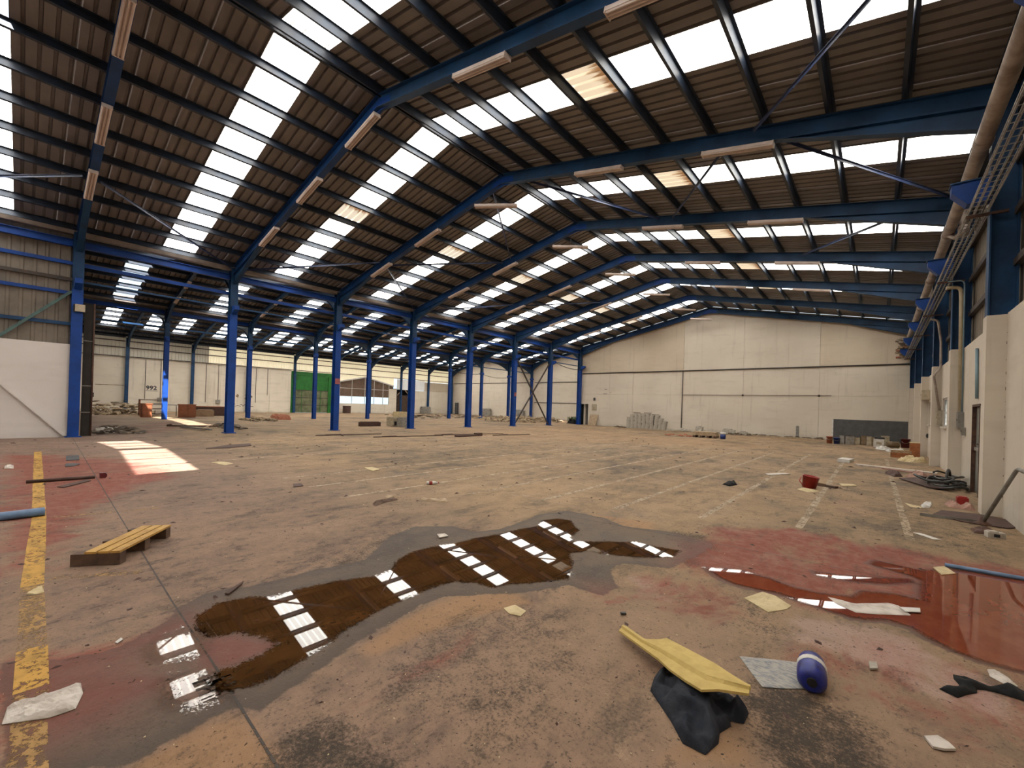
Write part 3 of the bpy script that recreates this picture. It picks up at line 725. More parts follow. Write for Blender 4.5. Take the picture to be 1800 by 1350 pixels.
# beams, rails and gutters on the column lines
def trim(k, parts, label=None):
    r = structure('trim_%d' % k)
    for nm, b, m in parts: b.build(nm, m, r)
    return r
def run(x, z, y0, y1, w, h): return MB().box(x - w/2, x + w/2, y0, y1, z - h/2, z + h/2)
for i in range(-1, 9):
    y0 = (FY[i] if i >= 0 else FY0 - S) + 0.16; y1 = y0 + S - 0.32
    if i < 7:
        trim(1 + i + 1, [('eaves_beam', MB().ibeam((-22.55, y0, 7.14), (-22.55, y1, 7.14), 0.26, 0.16, 0.016, 0.012), 'blue_steel'),
                         ('gutter', MB().prism([(-22.85, y0 - 0.16, 7.62), (-22.80, y0 - 0.16, 7.47), (-22.48, y0 - 0.16, 7.47), (-22.42, y0 - 0.16, 7.60), (-22.45, y0 - 0.16, 7.60), (-22.50, y0 - 0.16, 7.49), (-22.78, y0 - 0.16, 7.49), (-22.82, y0 - 0.16, 7.62)], (0, S, 0)), 'gutter_metal'),
                         ('rail', run(-22.72, 6.43, y0, y1, 0.08, 0.14), 'blue_steel'), ('rail', run(-22.72, 5.80, y0, y1, 0.05, 0.07), 'blue_grey_steel')])
    if i >= 0:
        trim(11 + i, [('gutter', MB().box(AX1 - 0.32, AX1 + 0.32, y0 - 0.17, y1 + 0.17, 7.46, 7.66).box(AX1 - 0.18, AX1 + 0.24, y0 - 0.17, y1 + 0.17, 7.66, 7.84).box(AX1 - 0.22, AX1 - 0.06, y0 - 0.17, y1 + 0.17, 7.10, 7.48), 'gutter_metal'),  # upper and lower boxes added to shut out sky gaps
                      ('eaves_beam', MB().ibeam((AX1 + 0.02, y0, 7.2), (AX1 + 0.02, y1, 7.2), 0.24, 0.14, 0.016, 0.012), 'blue_steel'),
                      ('rail', run(AX1 - 0.1, 6.2, y0, y1, 0.06, 0.10), 'blue_grey_steel')])
        if i < 9:
            trim(21 + i, [('rail', run(AX2 + 0.12, 6.55, y0, y1, 0.06, 0.09), 'dark_steel'), ('rail', run(AX2 + 0.12, 5.95, y0, y1, 0.06, 0.09), 'dark_steel'),
                          ('rail', run(AX2 + 0.12, 5.12, y0, y1, 0.06, 0.07), 'dark_steel'), ('eaves_beam', run(AX2 + 0.2, 6.95, y0, y1, 0.12, 0.2), 'purlin_steel')])
xb = empty('cross_brace', (-22.6, FY[5], 0)); tag(xb, 'crossed dark steel bracing between two blue columns near the end wall', 'brace')
MB().bar((0, 0.18, 0.12), (0, S - 0.18, 5.55), 0.09, 0.09).build('rod', 'dark_steel', xb)
MB().bar((0.05, 0.18, 5.55), (0.05, S - 0.18, 0.12), 0.09, 0.09).build('rod', 'dark_steel', xb)

# ------------------------------------------------------------------ walls
def gable(x, rx, rz): return rz - SL * abs(x - rx)
def panel_wall(name, xs, zs, y, thick, top, mats, holes=()):
    root = structure(name, (0, y, 0)); g = 0.006
    for ci, (xa, xb) in enumerate(zip(xs[:-1], xs[1:])):
        for ri in range(len(zs)):
            za = zs[ri]; last = ri == len(zs) - 1
            m = mats(ci, ri); jut = 0.012 * ((ci * 3 + ri) % 2)
            hole = [h for h in holes if h[0] == ci and h[1] == ri]
            if hole:
                _, _, hx0, hx1, hz = hole[0]; zb = zs[ri + 1] - g
                b = MB().box(xa + g, hx0, 0, thick, za, zb).box(hx1, xb - g, 0, thick, za, zb).box(hx0, hx1, 0, thick, hz, zb)
                b.build('wall_panel', m, root); continue
            if last:
                pts = [(xa + g, -jut, za), (xb - g, -jut, za), (xb - g, -jut, top(xb))]
                for rx in RIDGES:
                    if xa < rx < xb: pts.append((rx, -jut, top(rx)))
                pts.append((xa + g, -jut, top(xa)))
                MB().prism(pts, (0, thick, 0)).build('wall_panel', m, root)
            else:
                MB().box(xa + g, xb - g, -jut, thick, za, zs[ri + 1] - g).build('wall_panel', m, root)
    return root
RIDGES = (RX, A1R, A2R)
NX = [-22.95, -17.05, -12.55, -8.0, -3.2, 1.98]
wall_end = panel_wall('wall_end', NX, (0.0, 3.03, 5.06), END_Y, 0.2, lambda x: gable(x, RX, RZ) - 0.02,
                      lambda c, r: 'wall_cream' if (r == 2 and c in (0, 1, 4)) else 'wall_white', holes=((0, 0, -22.52, -21.68, 2.05),))
MB().box(-2.35, 1.62, -0.02, 0.0, 0.02, 1.44).build('painted_dado', 'dado_grey', wall_end)
MB().box(1.62, 1.66, -0.035, 0.0, 0.02, 1.46).build('dado_edge', 'dado_teal', wall_end)
MB().box(-2.44, -2.35, -0.022, 0.0, 0.02, 1.46).build('dado_edge', 'plastic_white', wall_end)
for (x, z, w) in ((-19.8, 3.52, 0.42), (-19.85, 3.08, 0.55), (-19.3, 3.18, 0.12)):
    MB().prism([(x - w/2, -0.016, z + 0.03), (x - w*0.2, -0.016, z - 0.02), (x + w*0.2, -0.016, z - 0.02), (x + w/2, -0.016, z + 0.03), (x, -0.016, z + 0.02)], (0, 0.004, 0)).build('scribble', 'graffiti', wall_end)
r2 = random.Random(3)
MB().prism([(1.4, -0.018, 5.35), (1.4, -0.018, 6.75), (1.15, -0.018, 6.6), (0.95, -0.018, 6.75), (0.8, -0.018, 6.45), (0.95, -0.018, 6.25), (0.75, -0.018, 6.05), (1.0, -0.018, 5.75), (1.1, -0.018, 5.5)], (0, 0.018, 0)).build('broken_patch', 'rubble_dark', wall_end)
for k in range(26):   # broken masonry at the top corner
    x = 1.4 - r2.uniform(0, 0.62); z = 5.5 + r2.uniform(0, 1.15)
    m_ = Matrix.Translation((x, -0.02, z)) @ Matrix.Rotation(r2.uniform(-0.25, 0.25), 4, 'Y') @ Matrix.Rotation(r2.uniform(-0.3, 0.3), 4, 'Z')
    MB().box(-0.11, 0.11, -0.05, 0.06, -0.045, 0.045, m_).build('brick', r2.choice(['terracotta', 'rubble_dark', 'rubble_tan', 'concrete_block', 'rubble_tan']), wall_end)
dr = structure('door_1', (-22.1, END_Y, 0))
MB().box(-0.5, 0.5, 0.9, 1.0, 0, 2.3).box(-0.55, -0.45, 0.2, 1, 0, 2.3).box(0.45, 0.55, 0.2, 1, 0, 2.3).box(-0.5, 0.5, 0.2, 1, 2.1, 2.3).build('added_dark_box', 'dark_inside', dr)  # dark box added behind the doorway to block the bright sky
MB().box(-0.46, -0.42, -0.02, 0.2, 0, 2.08).box(0.42, 0.46, -0.02, 0.2, 0, 2.08).box(-0.46, 0.46, -0.02, 0.2, 2.05, 2.10).build('door_frame', 'plastic_white', dr)

wall_aisle = panel_wall('wall_aisle', [-53.5, -49.2, -44.85, -40.6, -36.4, -33.0, -29.5, -26.0, -22.3], (0.0, 2.2, 4.6), AISLE_END, 0.2,
                        lambda x: (gable(x, A2R, A2Z) if x < AX1 else gable(x, A1R, A1Z)) - 0.02, lambda c, r: 'wall_white')
MB().box(-0.18, 0.18, -0.2, 0.0, 0.0, 7.3).build('corner_pilaster', 'wall_cream', wall_aisle, (AX1 - 0.0, 0, 0))
wi = structure('wall_annex', (-22.3, END_Y + 0.2, 0)); MB().box(0, 0.2, 0, AISLE_END - END_Y, 0, 7.75).build('wall_panel', 'wall_white', wi)
wr = structure('wall_rear', (0, REAR_Y, 0))
MB().prism([(-22.7, 0, 0), (2.0, 0, 0), (2.0, 0, gable(2.0, RX, RZ)), (RX, 0, RZ), (-22.7, 0, gable(-22.7, RX, RZ))], (0, -0.2, 0)).build('wall_panel', 'wall_white', wr)
wr2 = structure('wall_rear_aisle', (0, AISLE_REAR, 0))
MB().prism([(-53.5, 0, 0), (-22.7, 0, 0), (-22.7, 0, 7.7), (A1R, 0, A1Z), (AX1, 0, 7.6), (A2R, 0, A2Z), (-53.5, 0, 7.15)], (0, -0.2, 0)).build('wall_panel', 'wall_aisle', wr2)

def vsheet(x, y0, y1, zb0, zb1, zt, face=1, ribs=4, t=0.03):
    # upright ribbed sheet in the plane x, bottom edge running from zb0 to zb1
    b = MB(); n = ribs; p = (y1 - y0) / n; pr = [(y0, 0)]
    for k in range(n):
        a = y0 + k * p
        pr += [(a + 0.55 * p, 0), (a + 0.65 * p, t), (a + 0.85 * p, t), (a + 0.95 * p, 0)]
    pr.append((y1, 0)); vs = []
    for (yy, h) in pr:
        f = (yy - y0) / (y1 - y0); vs.append((x + face * h, yy, zb0 + (zb1 - zb0) * f))
    for (yy, h) in pr: vs.append((x + face * h, yy, zt))
    m = len(pr); b.add(vs, [(k, k + 1, m + k + 1, m + k) if face > 0 else (m + k, m + k + 1, k + 1, k) for k in range(m - 1)])
    return b

# wall behind the aisles
wall_left = structure('wall_left', (AX2, 0, 0))
ys = [AISLE_REAR] + [FY[i] for i in range(0, 4)] + [20.9]
for a_, b_ in zip(ys[:-1], ys[1:]):
    for (ya, yb) in ((a_, (a_ + b_) / 2), ((a_ + b_) / 2, b_)):
        MB().box(-0.2, 0, ya + 0.006, yb - 0.006, 0, 5.08).build('wall_panel', 'wall_aisle', wall_left)
MB().box(-0.2, 0, 25.75, 26.9, 0, 3.0).box(-0.2, 0, 26.9, 34.35, 0, 1.26).box(-0.2, 0, 34.35, 35.6, 0, 3.5).build('wall_panel', 'wall_aisle', wall_left)
MB().box(-0.2, 0, 38.05, 42.0, 0, 3.45).build('wall_panel', 'wall_aisle', wall_left)
MB().box(-0.2, 0, 42.01, AISLE_END, 0, 3.45).build('wall_panel', 'wall_aisle', wall_left)
MB().box(-0.2, 0, 40.6, AISLE_END, 3.46, 4.85).build('wall_panel', 'wall_cream', wall_left)
for k in range(5):
    vsheet(-0.02, 35.6 + k, 36.6 + k, 3.5, 3.5, 5.0, 1, 3).build('cladding_sheet', 'wall_light_white', wall_left)
def hut(y):      # bottom edge of the light sheeting over the glazed gable
    if 25.85 < y < 35.1: return 4.94 - abs(y - 30.6) * 0.222
    if 20.85 <= y <= 25.85: return 5.0
    return 4.9 if y > 40 else 5.05
y = AISLE_REAR
while y < AISLE_END - 0.2:
    y2 = min(y + 1.04, AISLE_END)
    for brk in (12.6, 20.9, 25.86, 30.6, 35.1):
        if y < brk - 0.02 < y2 - 0.02: y2 = brk
    e = 0.001
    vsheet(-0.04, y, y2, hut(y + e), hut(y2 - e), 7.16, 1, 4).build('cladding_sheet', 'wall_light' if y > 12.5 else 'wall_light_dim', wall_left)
    y = y2
# green sectional door
gd = structure('door_2', (AX2, 23.35, 0))
MB().box(-0.12, 0.10, -2.45, -2.05, 0, 5.0).build('door_frame', 'green_paint', gd)
MB().box(-0.12, 0.10, 2.05, 2.45, 0, 5.0).build('door_frame', 'green_paint', gd)
MB().box(-0.12, 0.10, -2.05, 2.05, 4.55, 5.0).build('door_frame', 'green_paint', gd)
mat('door_muddy', (0.16, 0.17, 0.09), 0.6, (0.07, 0.085, 0.04), 1.6)
zz = [0.0, 0.95, 1.85, 2.75, 3.65, 4.55]
for k in range(5):
    MB().box(-0.06, 0.0, -2.05, 2.05, zz[k] + 0.02, zz[k + 1] - 0.02).build('door_panel', 'green_paint' if k > 2 else 'door_muddy', gd)
    MB().box(-0.06, 0.025, -2.05, 2.05, zz[k + 1] - 0.05, zz[k + 1] + 0.03).build('door_rail', 'dark_steel' if k < 3 else 'green_paint', gd)
for yy in (-1.2, 0.3, 1.1):
    MB().box(0.0, 0.03, yy - 0.03, yy + 0.03, 0.02, 2.7).build('door_stile', 'green_paint', gd)
# glazed gable
wn = structure('window_1', (AX2, 30.6, 0))
cols = [26.0, 27.0, 28.7, 30.6, 32.0, 33.4, 34.35, 35.1]
for ya, yb in zip(cols[:-1], cols[1:]):
    rows = [(1.26, 2.24), (2.24, 3.3), (3.3, None)]
    for ri, (za, zb) in enumerate(rows):
        t0 = (zb if zb else hut(ya + .01) - 0.06); t1 = (zb if zb else hut(yb - .01) - 0.06)
        if min(t0, t1) <= za or (ri == 0 and (ya < 26.5 or yb > 34.5)): continue
        pts = [(-0.12, ya - 30.6, za), (-0.12, yb - 30.6, za), (-0.12, yb - 30.6, t1), (-0.12, ya - 30.6, t0)]
        MB().prism(pts, (0.012, 0, 0)).build('pane', 'glass' if ri == 0 else 'outdoor_brown', wn)
    MB().box(-0.14, -0.05, ya - 30.63, ya - 30.57, 1.2, hut(ya + .01)).build('mullion', 'plastic_white', wn)
for z in (1.26, 2.24, 3.3):
    MB().box(-0.14, -0.06, -4.6, 4.5, z - 0.03, z + 0.03).build('transom', 'plastic_white', wn)
for a_, b_ in ((25.9, 30.6), (30.6, 35.1)):
    MB().bar((-0.0, a_ - 30.6, hut(a_ + .01)), (-0.0, b_ - 30.6, hut(b_ - .01)), 0.14, 0.16).build('verge_board', 'plastic_white', wn)
# dark timber opening
d3 = structure('door_3', (AX2, 36.85, 0))
MB().box(-1.4, -1.3, -1.3, 1.3, 0, 3.6).box(-1.4, -0.15, -1.35, -1.2, 0, 3.6).box(-1.4, -0.15, 1.2, 1.35, 0, 3.6).box(-1.4, -0.15, -1.3, 1.3, 3.5, 3.6).build('added_dark_box', 'dark_inside', d3)  # dark box added behind the opening, its gloom put into the colour
MB().box(-0.4, -0.34, -0.95, 0.95, 0.05, 2.7).build('gate_leaf', 'timber_gate', d3)
MB().bar((-0.1, -1.15, 2.6), (-0.1, -0.3, 3.4), 0.1, 0.12).build('timber_strut', 'wood_pale', d3)
MB().bar((-0.1, 1.15, 2.6), (-0.1, 0.3, 3.4), 0.1, 0.12).build('timber_strut', 'wood_pale', d3)
MB().box(-0.1, 0.0, -1.22, -1.12, 0, 3.5).box(-0.1, 0.0, 1.1, 1.2, 0, 3.5).build('door_frame', 'dark_steel', d3)

# white partition on the nearest column line
wp = structure('wall_partition', (NX0, 0, 0))
for k in range(5):
    MB().box(-0.10, 0.05, REAR_Y + k * 1.97 + 0.004, REAR_Y + (k + 1) * 1.97 - 0.004, 0, 3.42).build('wall_panel', 'wall_clean', wp)
yy = REAR_Y
for k in range(11):
    y2 = min(yy + 0.9, 1.04)
    vsheet(-0.12, yy, y2, 3.4, 3.4, 7.62, 1, 3).build('cladding_sheet', 'cladding_grey', wp); yy = y2
for z, m in ((6.42, 'blue_steel'), (5.82, 'dark_steel'), (5.32, 'blue_steel'), (4.18, 'blue_grey_steel')):
    MB().box(-0.09, -0.01, REAR_Y, 1.05, z - 0.06, z + 0.06).build('girt', m, wp)
MB().bar((0.02, -2.3, 1.6), (0.02, 1.05, 5.38), 0.09, 0.09).build('brace', 'green_steel', wp)
MB().bar((0.10, 1.0, 0.06), (0.10, -2.6, 4.35), 0.09, 0.10).build('brace', 'wall_clean', wp)

# side wall
wall_right = structure('wall_right', (1.65, 0, 0))
RW_H = 3.55
door_y, win = (13.5, 14.5), ((19.4, 20.75), (25.2, 26.02))
ylines = [REAR_Y, FY0 - S] + FY[:8]
for a_, b_ in zip(ylines[:-1], ylines[1:]):
    ya, yb = a_ + (0.29 if a_ > -8 else 0), b_ - 0.06
    hole = None
    if ya < door_y[0] < yb: hole = (*door_y, 0.0, 2.03)
    for w_ in win:
        if ya < w_[0] < yb: hole = (*w_, 1.42, 2.38)
    b = MB()
    if hole:
        h0, h1, hz0, hz1 = hole
        b.box(0, 0.22, ya, h0, 0, RW_H).box(0, 0.22, h1, yb, 0, RW_H).box(0, 0.22, h0, h1, hz1, RW_H)
        if hz0 > 0: b.box(0, 0.22, h0, h1, 0, hz0)
    else:
        b.box(0, 0.22, ya, yb, 0, RW_H)
    b.build('wall_panel', 'wall_white', wall_right)
for i in range(-1, 8):
    yf = FY0 + S * i
    MB().box(-0.245, 0.22, yf - 0.06, yf + 0.29, 0, 3.53).build('pilaster', 'wall_white', wall_right)
y = REAR_Y
while y < END_Y - 0.01:
    y2 = min(y + 1.0, END_Y); vsheet(0.20, y, y2, 3.5, 3.5, 7.80, -1, 3).build('cladding_sheet', 'cladding_beige', wall_right); y = y2
for z in (4.45, 5.35, 6.25, 7.15):
    MB().box(0.07, 0.15, REAR_Y, END_Y, z - 0.06, z + 0.06).build('girt', 'dark_steel', wall_right)
MB().box(0.02, 0.44, REAR_Y, END_Y, 7.62, 7.80).build('eaves_gutter', 'purlin_steel', wall_right)
for k in range(15):
    z = 0.35 + 0.2 * k + 0.07 * math.sin(k * 5)
    MB().box(-0.006, 0.01, FY[2] - 0.068, FY[2] - 0.055, z, z + 0.03 + 0.02 * math.sin(k * 3)).build('rust_spot', 'rust_steel', wall_right)
dr4 = structure('door_4', (1.65, 14.0, 0))
MB().box(0.06, 0.11, -0.46, 0.46, 0.02, 1.0).build('door_panel', 'door_grey', dr4)
MB().box(0.06, 0.11, -0.46, 0.46, 1.03, 1.98).build('door_panel', 'door_grey', dr4)
MB().box(-0.01, 0.14, -0.5, -0.46, 0, 2.03).box(-0.01, 0.14, 0.46, 0.5, 0, 2.03).box(-0.01, 0.14, -0.5, 0.5, 1.98, 2.03).build('door_frame', 'rust_steel', dr4)
MB().box(0.03, 0.06, -0.44, 0.44, 0.98, 1.05).build('door_rail', 'galvanised', dr4)
MB().tube([(0.06, -0.36, 1.15), (-0.02, -0.36, 1.15), (-0.02, -0.26, 1.15)], 0.012).build('door_handle', 'dark_steel', dr4)
for z in (0.3, 1.0, 1.75): MB().box(-0.012, 0.03, 0.44, 0.49, z - 0.06, z + 0.06).build('hinge', 'rust_steel', dr4)
for k, w_ in enumerate(win):
    o = structure('window_%d' % (k + 2), (1.65, (w_[0] + w_[1]) / 2, 1.9)); h = (w_[1] - w_[0]) / 2
    MB().box(0.04, 0.12, -h, h, -0.48, -0.42).box(0.04, 0.12, -h, h, 0.42, 0.48).box(0.04, 0.12, -h, -h + 0.05, -0.48, 0.48).box(0.04, 0.12, h - 0.05, h, -0.48, 0.48).build('window_frame', 'plastic_white', o)
    MB().box(0.05, 0.10, -0.02, 0.02, -0.42, 0.42).box(0.05, 0.10, -h, h, -0.02, 0.02).build('glazing_bar', 'plastic_white', o)
    for sy in (-1, 1):
        for sz in (-1, 1):
            MB().box(0.07, 0.076, min(sy * 0.02, sy * (h - 0.05)), max(sy * 0.02, sy * (h - 0.05)), min(sz * 0.02, sz * 0.42), max(sz * 0.02, sz * 0.42)).build('pane', 'glass', o)
    MB().box(-0.05, 0.04, -h - 0.05, h + 0.05, -0.54, -0.48).build('window_sill', 'wall_white', o)

# ------------------------------------------------------------------ light fixtures under the rafters
def make_fixture():
    r = empty('light_fixture')
    MB().box(-0.8, 0.8, -0.10, 0.10, -0.035, 0.035).build('housing', 'fixture_beige', r)
    for y in (-0.066, 0.0, 0.066):
        MB().prism([(-0.79, y - 0.026, -0.035), (-0.79, y + 0.026, -0.035), (-0.79, y + 0.012, -0.062), (-0.79, y - 0.012, -0.062)], (1.58, 0, 0)).build('louver', 'fixture_beige', r)
    for y in (-0.033, 0.033):
        MB().box(-0.79, 0.79, y - 0.006, y + 0.006, -0.045, -0.035).build('groove', 'fixture_louver', r)
    for x in (-0.795, 0.795):
        MB().box(x - 0.012, x + 0.012, -0.104, 0.104, -0.06, 0.04).build('end_cap', 'fixture_beige', r)
    return r
fx0 = make_fixture(); fx_used = [False]; last_fx = [None]
def fixture(x, y, z, ry, rz, label):
    o = copy_tree(fx0) if fx_used[0] else fx0
    fx_used[0] = True
    o.location = (x, y, z); o.rotation_euler = (0, ry, rz)
    last_fx[0] = o
    tag(o, label, 'light fixture', 'fluorescent fixtures under the roof')
SA = math.atan(SL)
FN = ['nearest', 'second', 'third', 'fourth', 'fifth', 'sixth', 'seventh', 'eighth']
for i in range(8):
    spots = [(-18.35, 'low on the aisle slope'), (-14.8, 'high on the aisle slope')]
    if i == 0: spots = [(-18.4, 'low on the aisle slope'), (-15.4, 'halfway up the aisle slope'), (-12.1, 'highest on the aisle slope')]
    if 1 <= i <= 5: spots += [(-6.55, 'high on the side-wall slope'), (-2.75, 'low on the side-wall slope')]
    if i == 7: spots = []
    for x, where in spots:
        zb = RT - SL * abs(x - RX) - 0.37
        fixture(x, FY[i] - 0.02, zb - 0.05, SA if x > RX else -SA, 0, 'beige louvred light fixture on the %s rafter, %s' % (FN[i], where))
    if i == 1:
        fixture(-11.4, FY[1] - 0.02, RT - SL * 0.9 - 0.45, -SA, 0, 'beige louvred light fixture on the second rafter, just below the ridge')
    if 2 <= i <= 7:
        fixture(-10.9, FY[i] + (0.1 if i < 7 else -0.9), 9.02 + 0.05, 0.06, 0.5, 'beige louvred light fixture hanging askew below the ridge at the %s frame' % FN[i])
        MB().tube([(0, 0, 0.03), (0, 0, RT - 0.62 - 9.07)], 0.008, 5).build('hanger', 'galvanised', last_fx[0])

for i in range(1, 6):
    for x, where in ((-31.1, 'upper'), (-33.7, 'lower')):
        fixture(x, FY[i] - 0.02, A1Z - 0.2 - SL * abs(x - A1R) - 0.36, -SA, 0, '%s small light fixture on the aisle rafter behind the %s hall column' % (where, FN[i])); last_fx[0].scale = (0.62, 0.9, 0.9)

# ------------------------------------------------------------------ services on the side wall
dp = empty('drain_pipe', (1.28, 20, 6.56)); tag(dp, 'thick pale drain pipe running the length of the side wall', 'pipe')
MB().tube([(0, -17, 0), (0, -8, 0), (0, 16.2, 0)], 0.115, 14).build('main_run', 'pvc_pipe', dp)
for k in range(7): MB().tube([(0, -14.2 + 5 * k, 0), (0, -13.95 + 5 * k, 0)], 0.13, 14).build('collar', 'pvc_pipe', dp)
for yy in (-4.75, 4.7):
    MB().tube([(0.22, yy, 1.05), (0.22, yy, -0.18)], 0.085, 12).build('down_pipe', 'pvc_pipe', dp)
    MB().tube([(0.22, yy, -0.05), (0.22, yy, -0.32)], 0.105, 12).build('collar', 'pvc_pipe', dp)
    MB().tube([(0.22, yy, -0.2), (0.1, yy + 0.2, -0.26), (0, yy + 0.5, -0.06)], 0.06, 10).build('branch', 'pvc_pipe', dp)
ct = empty('cable_tray', (1.28, 20, 5.40)); tag(ct, 'wire mesh cable tray running under the drain pipe', 'cable tray')
for x in (-0.13, 0.11):
    for z in (0.0, 0.06): MB().tube([(x, -16.5, z), (x, 16.1, z)], 0.011, 6).build('side_wire', 'galvanised', ct)
for x in (-0.05, 0.03): MB().tube([(x, -16.5, 0), (x, 16.1, 0)], 0.008, 6).build('floor_wire', 'galvanised', ct)
b = MB()
for k in range(163):
    yy = -16.4 + 0.2 * k
    b.bar((-0.13, yy, 0), (0.11, yy, 0), 0.010, 0.010); b.bar((-0.13, yy, 0), (-0.13, yy, 0.06), 0.010, 0.010); b.bar((0.11, yy, 0), (0.11, yy, 0.06), 0.010, 0.010)
rg = b.build('cross_wires', 'galvanised', ct); rg['kind'] = 'stuff'
b = MB(); b.tube([(0.05, -16, 0.03), (0.03, -6, 0.02), (0.06, 4, 0.03), (0.04, 16, 0.03)], 0.022, 6); b.build('cable', 'black_rubber', ct)
b = MB(); b.tube([(-0.06, -16, 0.03), (-0.04, -2, 0.02), (-0.07, 8, 0.03), (-0.05, 16, 0.03)], 0.018, 6); b.build('cable', 'gutter_metal', ct)
for i in range(1, 8):
    MB().box(-0.16, 0.36, FY[i] - 20 - 0.03, FY[i] - 20 + 0.03, -0.06, -0.02).build('tray_arm', 'rust_steel', ct)
def bend(pts, r, n=5):
    out = [Vector(pts[0])]
    for p, q, s in zip(pts[:-2], pts[1:-1], pts[2:]):
        p, q, s = Vector(p), Vector(q), Vector(s); a = q + (p - q).normalized() * r; c = q + (s - q).normalized() * r
        for k in range(n + 1):
            t = k / n; out.append(a * (1 - t) ** 2 + q * 2 * t * (1 - t) + c * t ** 2)
    return out + [Vector(pts[-1])]
o = MB().tube(bend([(1.28, 16.0, 5.16), (1.55, 16.05, 5.16), (1.57, 16.05, 4.9), (1.60, 16.05, 1.9)], 0.12), 0.045, 10).build('conduit', 'pvc_yellow')
tag(o, 'thick cream conduit bending down from the tray to a switch box', 'conduit')
o = MB().tube(bend([(1.30, 15.9, 5.3), (1.6, 15.9, 5.3), (1.61, 15.9, 5.0), (1.62, 15.9, 1.5)], 0.12), 0.016, 8).build('conduit', 'conduit_blue')
tag(o, 'thin blue conduit beside the thick cream one', 'conduit')
o = MB().tube(bend([(1.30, 21.0, 5.2), (1.5, 21.02, 5.15), (1.59, 21.02, 4.4), (1.60, 21.02, 3.45), (1.43, 21.02, 3.2), (1.60, 21.04, 1.95)], 0.1), 0.035, 8).build('conduit', 'pvc_pipe')
tag(o, 'kinked cream conduit farther along the wall, ending above a fuse box', 'conduit')
o = MB().tube([(1.62, 13.89, 3.27), (1.62, 13.76, 2.15)], 0.028, 8).build('conduit', 'conduit_blue')
tag(o, 'short dark conduit above the grey door', 'conduit')
def wallbox(name, x, y, z, dx, dy, dz, m, label, cat='switch box'):
    r = empty(name, (x, y, z))
    MB().box(-dx, 0, -dy/2, dy/2, -dz/2, dz/2).build('case', m, r)
    MB().box(-dx - 0.008, -dx, -dy/2 + 0.02, dy/2 - 0.02, -dz/2 + 0.02, dz/2 - 0.02).build('cover', m, r)
    MB().box(-dx - 0.018, -dx - 0.008, -0.02, 0.02, -0.02, 0.03).build('catch', 'dark_steel', r)
    return tag(r, label, cat)
wallbox('switch_box', 1.65, 15.95, 1.66, 0.10, 0.34, 0.42, 'grey_steel', 'grey switch box at the foot of the thick cream conduit')
wallbox('switch_box', 1.645, 15.5, 1.38, 0.06, 0.16, 0.2, 'tin_grey', 'small grey box just below the larger switch box')
wallbox('fuse_box', 1.648, 20.9, 1.72, 0.12, 0.3, 0.5, 'tin_cream', 'cream fuse box on the wall under the kinked conduit', 'fuse box')
wallbox('heater_box', 1.64, 25.78, 2.70, 0.26, 0.5, 0.42, 'lamp_cream', 'yellowed heater box high on the far side wall', 'heater')
wallbox('switch_box', 1.65, 26.85 - 0.75, 0.92, 0.05, 0.25, 0.18, 'black_plastic', 'small black box low on the far side wall')
hr = empty('bent_pipe', (1.29, 10.13, 0)); tag(hr, 'bent grey pipe leaning on the white side wall', 'pipe')
MB().tube(bend([(0, 0, 0.02), (0.28, -0.45, 0.97), (0.315, -1.2, 0.93)], 0.08), 0.026, 10).build('tube', 'grey_steel', hr)
MB().lathe([(0.11, 0.0), (0.11, 0.02), (0.05, 0.05), (0.04, 0.12)], 10).build('rusty_foot', 'rust_steel', hr)

# ------------------------------------------------------------------ services on the aisle walls
for y, zl, box in ((3.85, 1.66, 'dark_steel'), (7.55, 1.2, None), (8.7, 1.37, 'tin_grey'), (12.4, 1.0, None), (13.5, 1.3, 'tin_grey'), (17.1, 1.1, None), (18.3, 2.0, None)):
    r = empty('wall_conduit', (AX2 + 0.03, y, 0))
    MB().tube([(0, 0, 5.0), (0, 0, zl)], 0.022, 6).build('tube', 'dark_steel', r)
    if box: MB().box(-0.02, 0.10, -0.2, 0.2, zl - 0.4, zl).build('socket_box', box, r)
    tag(r, {3.85: 'thin conduit ending in a dark box at the near end of the aisle wall', 7.55: 'thin bare conduit just before the black graffiti number', 8.7: 'thin conduit with a grey box just past the graffiti number',
            12.4: 'thin bare conduit shortly before the rounded grey wall box', 13.5: 'thin conduit ending in the rounded grey wall box', 17.1: 'thin bare conduit above the scribbled wall marks', 18.3: 'short bare conduit close to the green door'}[y], 'conduit')
def text(body, loc, size, parent, m, rz=math.pi / 2):
    c = bpy.data.curves.new('lettering', 'FONT'); c.body = body; c.size = size; c.extrude = 0.004; c.materials.append(M[m])
    o = bpy.data.objects.new('lettering', c); COL.objects.link(o); o.parent = parent; o.location = loc; o.rotation_euler = (math.pi / 2, 0, rz)
    c.space_character = 1.05; c.offset = 0.02
    return o
text('992', (0.012, 7.62, 2.12), 0.52, wall_left, 'graffiti')
MB().box(0.004, 0.012, 7.6, 8.5, 1.98, 2.02).build('scribble', 'graffiti', wall_left)
for (y, z, w, h) in ((15.3, 1.8, 0.3, 0.4), (16.2, 1.9, 0.35, 0.22), (16.1, 1.55, 0.2, 0.3), (16.7, 1.75, 0.2, 0.25)):
    MB().prism([(0.004, y - w/2, z), (0.004, y, z + h/2), (0.004, y + w/2, z + h/4), (0.004, y + w/3, z - h/2), (0.004, y - w/3, z - h/3)], (0.006, 0, 0)).build('scribble', 'rubble_tan', wall_left)
for k in range(9):
    y = 14.6 + 0.25 * k
    MB().bar((0.01, y, 0.75 + 0.12 * math.sin(k * 2.1)), (0.01, y + 0.3, 0.78 + 0.15 * math.sin(k * 1.3 + 1)), 0.006, 0.05).build('scribble', 'graffiti', wall_left)
MB().box(0.0, 0.02, 4.1, 6.05, 2.40, 2.46).build('old_lintel', 'rubble_tan', wall_left)
